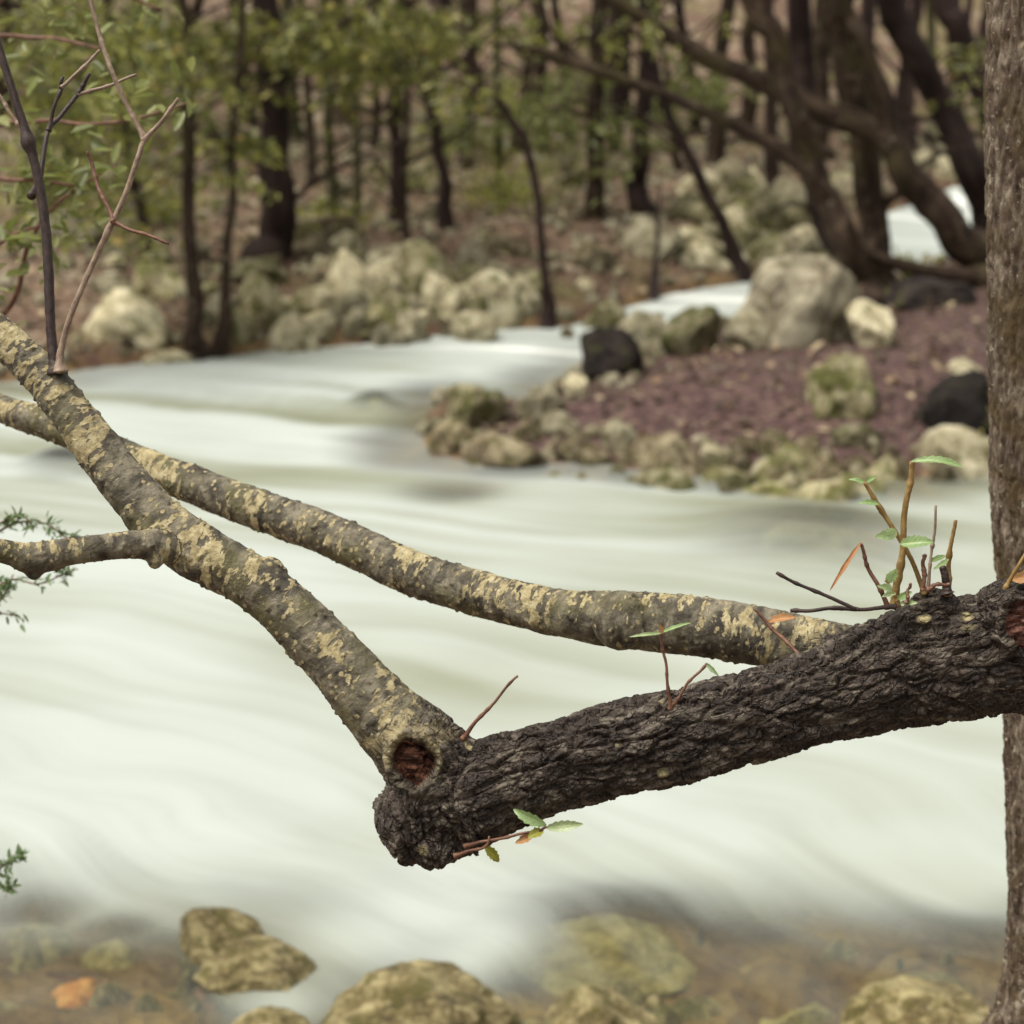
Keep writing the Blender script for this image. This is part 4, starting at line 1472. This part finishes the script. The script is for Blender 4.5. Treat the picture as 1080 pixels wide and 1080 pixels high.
def mat_wood(name, c0, c1, c2):
    t = NT(name)
    co = t.coord('Object')
    rotm = t.new('ShaderNodeMapping')
    rotm.inputs['Rotation'].default_value = (0, R(38), 0)
    rotm.inputs['Scale'].default_value = (40, 40, 260)
    t.L(co, rotm.inputs[0])
    n1 = t.noise(rotm.outputs[0], 1.0, 5, 0.7)
    col = t.ramp(n1, [(0.35, c0), (0.5, c1), (0.66, c2)])
    return t.finish(col, 0.5, 0.35, t.bump(n1, 0.9, 0.003))


M_KNOT = mat_wood('knot_wood', (0.008, 0.003, 0.003), (0.06, 0.020, 0.013), (0.38, 0.17, 0.10))
M_SCAR = mat_wood('scar_wood', (0.03, 0.010, 0.008), (0.13, 0.052, 0.037), (0.26, 0.13, 0.09))

troot = thing('leaning_tree', (root_pt[0] + 0.03, root_pt[1], gzl), 'dark rough-barked leaning trunk with two lichen-spotted branches crossing over the river', 'tree')
TL = np.array(troot.location)
BCm = np.zeros((nv, 3))
for k in range(4):
    BCm[own == k] = BC[k][own == k] + 3.1 * k
fo = own[QF[:, 0]]
isk = (ek[QF] < 0.93).all(1)
iss = (es[QF] < 0.95).all(1)


def cut(sel, name, parent, mat):
    q = QF[sel]
    u, inv = np.unique(q, return_inverse=True)
    return part(name, TL, parent, V2[u], inv.reshape(q.shape), mat, {'bc': BCm[u], 'rough': rough[u], 'up': NRM[u, 2]})


trunk = cut((fo == 0) & ~isk & ~iss, 'trunk', troot, M_FG)
tag(trunk, 'dark trunk of cracked plated bark ending in a blunt stump')
branch = cut((fo == 1) & ~isk & ~iss, 'branch', troot, M_FG)
tag(branch, 'nearer branch climbing left from the knot, blotched with cream lichen')
branch2 = cut((fo == 2) & ~iss, 'branch', troot, M_FG)
tag(branch2, 'farther branch running left behind the nearer one')
side = cut(fo == 3, 'side_branch', branch, M_FG)
k1 = cut(isk, 'knot_hole', trunk, M_KNOT)
k2 = cut(iss, 'branch_scar', trunk, M_SCAR)


# ------------------------------------------------------------------ twigs and leaves on the leaning tree
def toothed_leaf(base, tip, width, normal_hint, teeth=5, fold=0.25, curl=0.15, seed=0):
    base, tip = np.asarray(base, float), np.asarray(tip, float)
    ax = tip - base
    L = np.linalg.norm(ax)
    ax /= L
    s = np.cross(ax, normal_hint)
    s /= np.linalg.norm(s) + 1e-9
    up = np.cross(s, ax)
    n = teeth * 4 + 1
    t = np.linspace(0, 1, n)
    w = width * np.sin(np.pi * np.clip(t, 0, 1) ** 0.85) ** 0.75
    saw = ((t * teeth) % 1.0)
    w = w * (1 - 0.28 * (1 - saw)) + 1e-5
    w[0] = width * 0.04
    w[-1] = 1e-5
    rg = mkrng(seed)
    ph = rg.uniform(0, 6)
    mid = base + np.outer(t * L, ax) + np.outer(curl * L * np.sin(t * 2.6 + 0.2) * 0.3, up)
    rows_ = []
    for f in (-1, -0.5, 0, 0.5, 1):
        z = abs(f) * fold * w + 0.04 * width * np.sin(t * 9 + ph + f) * abs(f)
        rows_.append(mid + np.outer(f * w / 2, s) + np.outer(z, up))
    V = np.vstack(rows_)
    q = []
    for a in range(4):
        for i in range(n - 1):
            q.append((a * n + i, a * n + i + 1, (a + 1) * n + i + 1, (a + 1) * n + i))
    lv = np.column_stack([np.tile(t, 5), np.repeat([-1, -0.5, 0, 0.5, 1], n), np.zeros(5 * n)])
    return V, [np.array(q)], np.full(len(V), rg.random()), lv


def fg_twig(pts, parent, mat, name='twig', leaves=(), wob=0.08, seg=8, nodes=3):
    """pts (px,py,w,depth); leaves (px0,py0,px1,py1,width px,material,teeth)"""
    r = np.array(rows(pts))
    n = 14 * len(r)
    s = catmull(r, n)
    rg = mkrng(int(pts[0][0] * 31 + pts[-1][1]))
    for k in range(0 if name == 'stub' else nodes):     # swollen buds
        c = rg.uniform(0.15, 0.95) * n
        s[:, 3] *= 1 + 0.35 * np.exp(-((np.arange(n) - c) / 1.6) ** 2)
    s[1:-1, :3] += rg.normal(size=(n - 2, 3)) * s[1:-1, 3:4] * 0.03
    tt = np.linspace(0, 1, n)
    s[:, 3] *= 1 + 0.7 * np.exp(-tt / 0.05)
    amp = (0.0 if name == 'stub' else 0.5) * np.mean(s[:, 3])
    for q_ in range(3):
        s[:, q_] += amp * np.sin(tt * rg.uniform(5, 12) + rg.uniform(0, 6)) * np.sin(np.pi * tt) ** 0.5
    v, f, bc = tube(s, n, seg)
    o = part(name, TL, parent, v, f, mat, {'bc': bc})
    for k, (x0, y0, x1, y1, w, m, te) in enumerate(leaves):
        d = pts[-1][3]
        rgl = mkrng(int(x0 * 13 + y1))
        a, b = P(x0, y0, d), P(x1, y1, d - rgl.uniform(-0.008, 0.012))
        nh = np.array([rgl.normal() * .3, -0.75, 0.75 + rgl.normal() * .2])
        a = a - (b - a) * 0.06
        v, f, r_, lv = toothed_leaf(a, b, w * d / FPX, nh, te, seed=k + int(x0), curl=rgl.uniform(-0.5, 0.6))
        part('leaf', TL, o, v, f, m, {'rnd': r_, 'lv': lv})
    return o


T = trunk
fg_twig([(944, 640, 8, 1.972), (950, 585, 7, 1.965), (957, 530, 6.5, 1.96), (962, 487, 6, 1.955)], T, M_TWIGY, 'shoot',
        [(964, 488, 1017, 495, 12, M_SPROUT, 7)])
fg_twig([(976, 626, 5.5, 1.975), (966, 600, 5, 1.97), (952, 576, 5, 1.965), (932, 541, 5, 1.96), (912, 509, 4, 1.955)], T, M_TWIGY, 'shoot',
        [(911, 510, 895, 506, 7, M_SPROUT, 4), (914, 509, 924, 502, 5, M_SPROUT, 3), (926, 532, 905, 531, 8, M_SPROUT, 4), (944, 561, 922, 566, 15, M_SPROUT, 5), (951, 574, 985, 572, 18, M_SPROUT, 6)])
fg_twig([(999, 628, 6, 1.97), (1001, 595, 5, 1.965), (1008, 549, 4, 1.96)], T, M_TWIGY, 'shoot', [(1000, 590, 984, 600, 8, M_SPROUT, 4)])
fg_twig([(974, 622, 5, 1.96), (974, 600, 4.5, 1.958), (975, 585, 4, 1.957)], T, M_TWIG, 'shoot')
fg_twig([(999, 626, 10, 1.963), (997, 608, 8.5, 1.96), (994, 598, 7.5, 1.958)], T, M_TWIGD, 'stub')
fg_twig([(979, 622, 4, 1.985), (982, 590, 3, 1.985), (985, 560, 3, 1.985), (987, 533, 2.5, 1.985)], T, M_TWIGP, 'shoot', [(982, 592, 998, 586, 8, M_SPROUT, 3)])
fg_twig([(937, 642, 5, 1.965), (924, 615, 4.5, 1.96), (915, 594, 4, 1.958), (908, 574, 3.5, 1.955)], T, M_TWIG, 'twig',
        [(907, 574, 875, 624, 6, M_DRY, 3)])
fg_twig([(945, 640, 4.5, 1.955), (902, 642, 4, 1.95), (866, 643, 4, 1.955), (834, 644, 4, 1.965)], T, M_TWIGD, 'twig')
fg_twig([(905, 643, 3, 1.945), (894, 638, 4, 1.945), (850, 620, 3.5, 1.945), (819, 604, 3.5, 1.945)], T, M_TWIGD, 'twig')
fg_twig([(946, 634, 4, 1.955), (940, 622, 3, 1.955), (934, 612, 2.5, 1.955)], T, M_TWIGY, 'twig',
        [(940, 622, 924, 618, 10, M_SPROUT, 4), (936, 614, 946, 600, 14, M_SPROUT, 4), (944, 626, 930, 630, 8, M_SPROUT, 3), (947, 632, 962, 624, 9, M_SPROUT, 4), (950, 636, 968, 636, 8, M_SPROUT, 4)])
fg_twig([(978, 622, 5, 1.95), (990, 617, 4, 1.95), (1002, 616, 3, 1.95)], T, M_TWIG, 'twig')
fg_twig([(956, 636, 4, 1.95), (958, 622, 3, 1.95), (961, 616, 3, 1.95)], T, M_TWIG, 'twig')
fg_twig([(1052, 634, 6, 1.95), (1064, 612, 5, 1.945), (1078, 592, 4, 1.94), (1095, 570, 3, 1.94)], T, M_TWIGY, 'twig', [(1069, 612, 1092, 606, 16, M_DRY, 3)])
fg_twig([(707, 748, 4, 1.925), (704, 715, 3, 1.92), (700, 690, 3, 1.917), (697, 667, 3, 1.915)], T, M_TWIG, 'twig',
        [(698, 668, 663, 672, 5, M_SPROUT, 3), (699, 667, 729, 657, 6, M_SPROUT, 4), (697, 668, 694, 656, 5, M_DRY, 3)])
fg_twig([(707, 746, 4, 1.925), (724, 724, 3, 1.92), (745, 700, 2.8, 1.918)], T, M_TWIG, 'twig', [(745, 700, 758, 713, 6, M_HEATH, 3)])
fg_twig([(488, 780, 5, 1.93), (515, 746, 3.2, 1.92), (546, 713, 2.6, 1.915)], T, M_TWIG, 'twig')
fg_twig([(846, 695, 4, 2.02), (828, 676, 3.8, 2.035), (812, 659, 3.6, 2.045), (796, 643, 3.2, 2.05)], branch2, M_TWIG, 'twig', [(812, 656, 840, 652, 12, M_DRY, 3)])
fg_twig([(480, 903, 5, 1.91), (496, 897, 3.2, 1.905), (512, 893, 3, 1.9), (516, 882, 2.6, 1.9)], T, M_TWIG, 'twig', [(512, 893, 526, 909, 13, M_OLIVE, 5)])
fg_twig([(490, 893, 5, 1.91), (514, 886, 3.4, 1.905), (545, 881, 3.2, 1.902), (566, 877, 3, 1.9), (576, 872, 3.4, 1.9)], T, M_TWIG, 'twig',
        [(575, 869, 542, 853, 15, M_SPROUT, 5), (578, 873, 615, 869, 14, M_SPROUT, 6), (572, 876, 556, 884, 13, M_OLIVE, 4), (562, 880, 543, 889, 13, M_DRY, 4)])
# bare stems standing on the nearer branch
B = branch
fg_twig([(60, 392, 15, 2.0), (57, 365, 11, 2.0), (50, 285, 11, 2.0), (37, 185, 10.5, 2.0), (16, 95, 9, 2.0), (-8, 20, 8, 2.0), (-40, -90, 5, 2.0)], B, M_TWIGD, 'stem')
st2 = fg_twig([(64, 392, 10, 1.99), (66, 365, 7, 1.99), (80, 318, 6.5, 1.985), (110, 250, 6.5, 1.98), (131, 208, 6, 1.975), (147, 166, 6, 1.97), (153, 147, 5.5, 1.97), (170, 128, 4.6, 1.965), (188, 104, 4, 1.96)], B, M_TWIGP, 'stem')


def sub(pts, mat):
    return fg_twig(pts, st2, mat, 'twig')


sub([(153, 148, 5.5, 1.97), (140, 120, 5, 1.97), (125, 90, 5, 1.97), (112, 60, 5, 1.97), (100, 22, 4.6, 1.97), (88, -30, 3, 1.97)], M_TWIGP)
sub([(120, 234, 5, 1.978), (108, 205, 4.4, 1.985), (96, 172, 4, 1.99), (92, 160, 3, 1.99)], M_TWIG)
sub([(120, 234, 4.5, 1.978), (148, 246, 3.6, 1.97), (178, 257, 2.5, 1.965)], M_TWIG)
dk = fg_twig([(33, 207, 6, 2.0), (41, 188, 6, 2.02), (50, 140, 5.5, 2.04), (66, 120, 5, 2.05), (82, 99, 5, 2.06), (94, 78, 4.5, 2.06)], B, M_TWIGD, 'stem')
fg_twig([(51, 138, 4.5, 2.04), (58, 112, 4, 2.04), (64, 92, 4, 2.04), (66, 82, 4, 2.04)], dk, M_TWIGD)
fg_twig([(65, 92, 4, 2.04), (85, 74, 3.5, 2.04), (105, 53, 3, 2.04)], dk, M_TWIGP)
fg_twig([(82, 100, 4, 2.06), (110, 91, 3.5, 2.06), (144, 79, 3, 2.06)], dk, M_TWIGP)
fg_twig([(30, 150, 4, 2.0), (12, 118, 4, 2.0), (-6, 96, 4, 2.0)], B, M_TWIGP, 'twig')

# ------------------------------------------------------------------ leafy sapling behind the bare stems, heath sprigs at the left
def near_shrub(name, label, base_xy, stems, leafspec, mat, size, aspect, cat='shrub'):
    z = float(terrain(np.array([base_xy]))[0])
    g = np.array([base_xy[0], base_xy[1], z])
    root = thing(name, g, label, cat)
    parts_ = []
    for s in stems:
        parts_.append(tube([[*(g - [0, 0, .03]), 0.010]] + rows(s), len(s) * 10, 7, wob=.08))
    v, f, bc = merge(parts_)
    part('stem', g, root, v, f, M_TWIG, {'bc': bc})
    pos, dirs = leafspec
    v, f, r_ = leaf_cloud(pos, size, 77, dirs=dirs, aspect=aspect, droop=0.1)
    part('foliage', g, root, v, f, mat, {'rnd': r_})


rg = mkrng(42)
stems, pos, dirs = [], [], []
for (pts) in ([(-140, 420, 9, 3.2), (0, 335, 7, 3.1), (30, 258, 5, 3.05), (60, 215, 4, 3.0), (110, 180, 3, 3.0)],
              [(-160, 300, 10, 3.2), (-30, 150, 7, 3.1), (40, 128, 5, 3.0), (90, 131, 4, 2.95), (140, 126, 3.5, 2.9), (200, 108, 2.5, 2.9)],
              [(-160, 240, 9, 3.2), (-40, 60, 6, 3.1), (40, 40, 5, 3.1), (110, 52, 3, 3.0)],
              [(-170, 320, 9, 3.2), (-60, 200, 6, 3.1), (20, 190, 5, 3.0), (80, 196, 3, 3.0)],
              [(-150, 380, 8, 3.2), (-40, 290, 6, 3.1), (10, 250, 4, 3.0), (50, 236, 3, 3.0)],
              [(-150, 200, 8, 3.4), (0, 0, 6, 3.4), (80, -20, 5, 3.3), (170, 10, 3, 3.3)]):
    stems.append(pts)
    r = catmull(np.array([P(a, b, d) for a, b, w, d in pts[1:]]), 60)
    for k in range(44):
        i = int(rg.uniform(8, 59))
        a = r[i] + rg.normal(size=3) * 0.035
        pos.append(a)
        dd = (r[min(i + 2, 59)] - r[i - 2])
        dd /= np.linalg.norm(dd)
        dirs.append(dd * 0.6 + rg.normal(size=3) * [0.6, 0.6, 0.3])
near_shrub('leafy_sapling', 'leafy green sapling reaching in at the top left behind the bare stems', (-1.35, 2.9), stems, (np.array(pos), np.array(dirs)), M_LEAFPALE, 0.032, 0.4)

stems, pos, dirs = [], [], []
for pts in ([(-90, 640, 5, 2.75), (-20, 566, 3, 2.73), (20, 545, 2, 2.72), (36, 556, 1.5, 2.72)],
            [(-90, 640, 5, 2.75), (0, 560, 3, 2.73), (45, 552, 2, 2.72), (68, 566, 1.8, 2.71), (84, 572, 1.2, 2.71)],
            [(-100, 700, 5, 2.75), (-30, 640, 3, 2.73), (10, 612, 2.2, 2.72), (40, 616, 1.8, 2.71), (66, 606, 1.4, 2.71), (82, 600, 1.2, 2.71)],
            [(-90, 700, 4, 2.75), (-20, 650, 3, 2.73), (4, 628, 2, 2.72), (14, 606, 1.5, 2.72)],
            [(-110, 900, 5, 2.85), (-40, 925, 3, 2.83), (0, 915, 2, 2.82), (22, 902, 1.4, 2.81)],
            [(-110, 900, 5, 2.85), (-40, 945, 3, 2.83), (0, 936, 2, 2.82), (14, 938, 1.4, 2.81)],
            [(-100, 690, 5, 2.75), (-30, 650, 2, 2.73), (10, 648, 1.5, 2.72), (26, 655, 1.2, 2.72)]):
    stems.append(pts)
    r = catmull(np.array([P(a, b, d) for a, b, w, d in pts[1:]]), 60)
    dens = 26 if pts[-1][1] != 655 else 4
    for cl in range(6):
        ci = rg.uniform(8, 59)
        for k in range(dens // 3 + 2):
            i = int(np.clip(ci + rg.normal() * 3.5, 2, 58))
            pos.append(r[i] + rg.normal(size=3) * 0.003)
            dd = r[i + 1] - r[i - 1]
            dd /= np.linalg.norm(dd)
            dirs.append(dd + rg.normal(size=3) * 0.8)
near_shrub('heath_shrub', 'fine-leaved green heath sprigs poking in at the left edge', (-1.15, 2.8), stems, (np.array(pos), np.array(dirs)), M_HEATH, 0.014, 0.30)

bpy.context.view_layer.update()
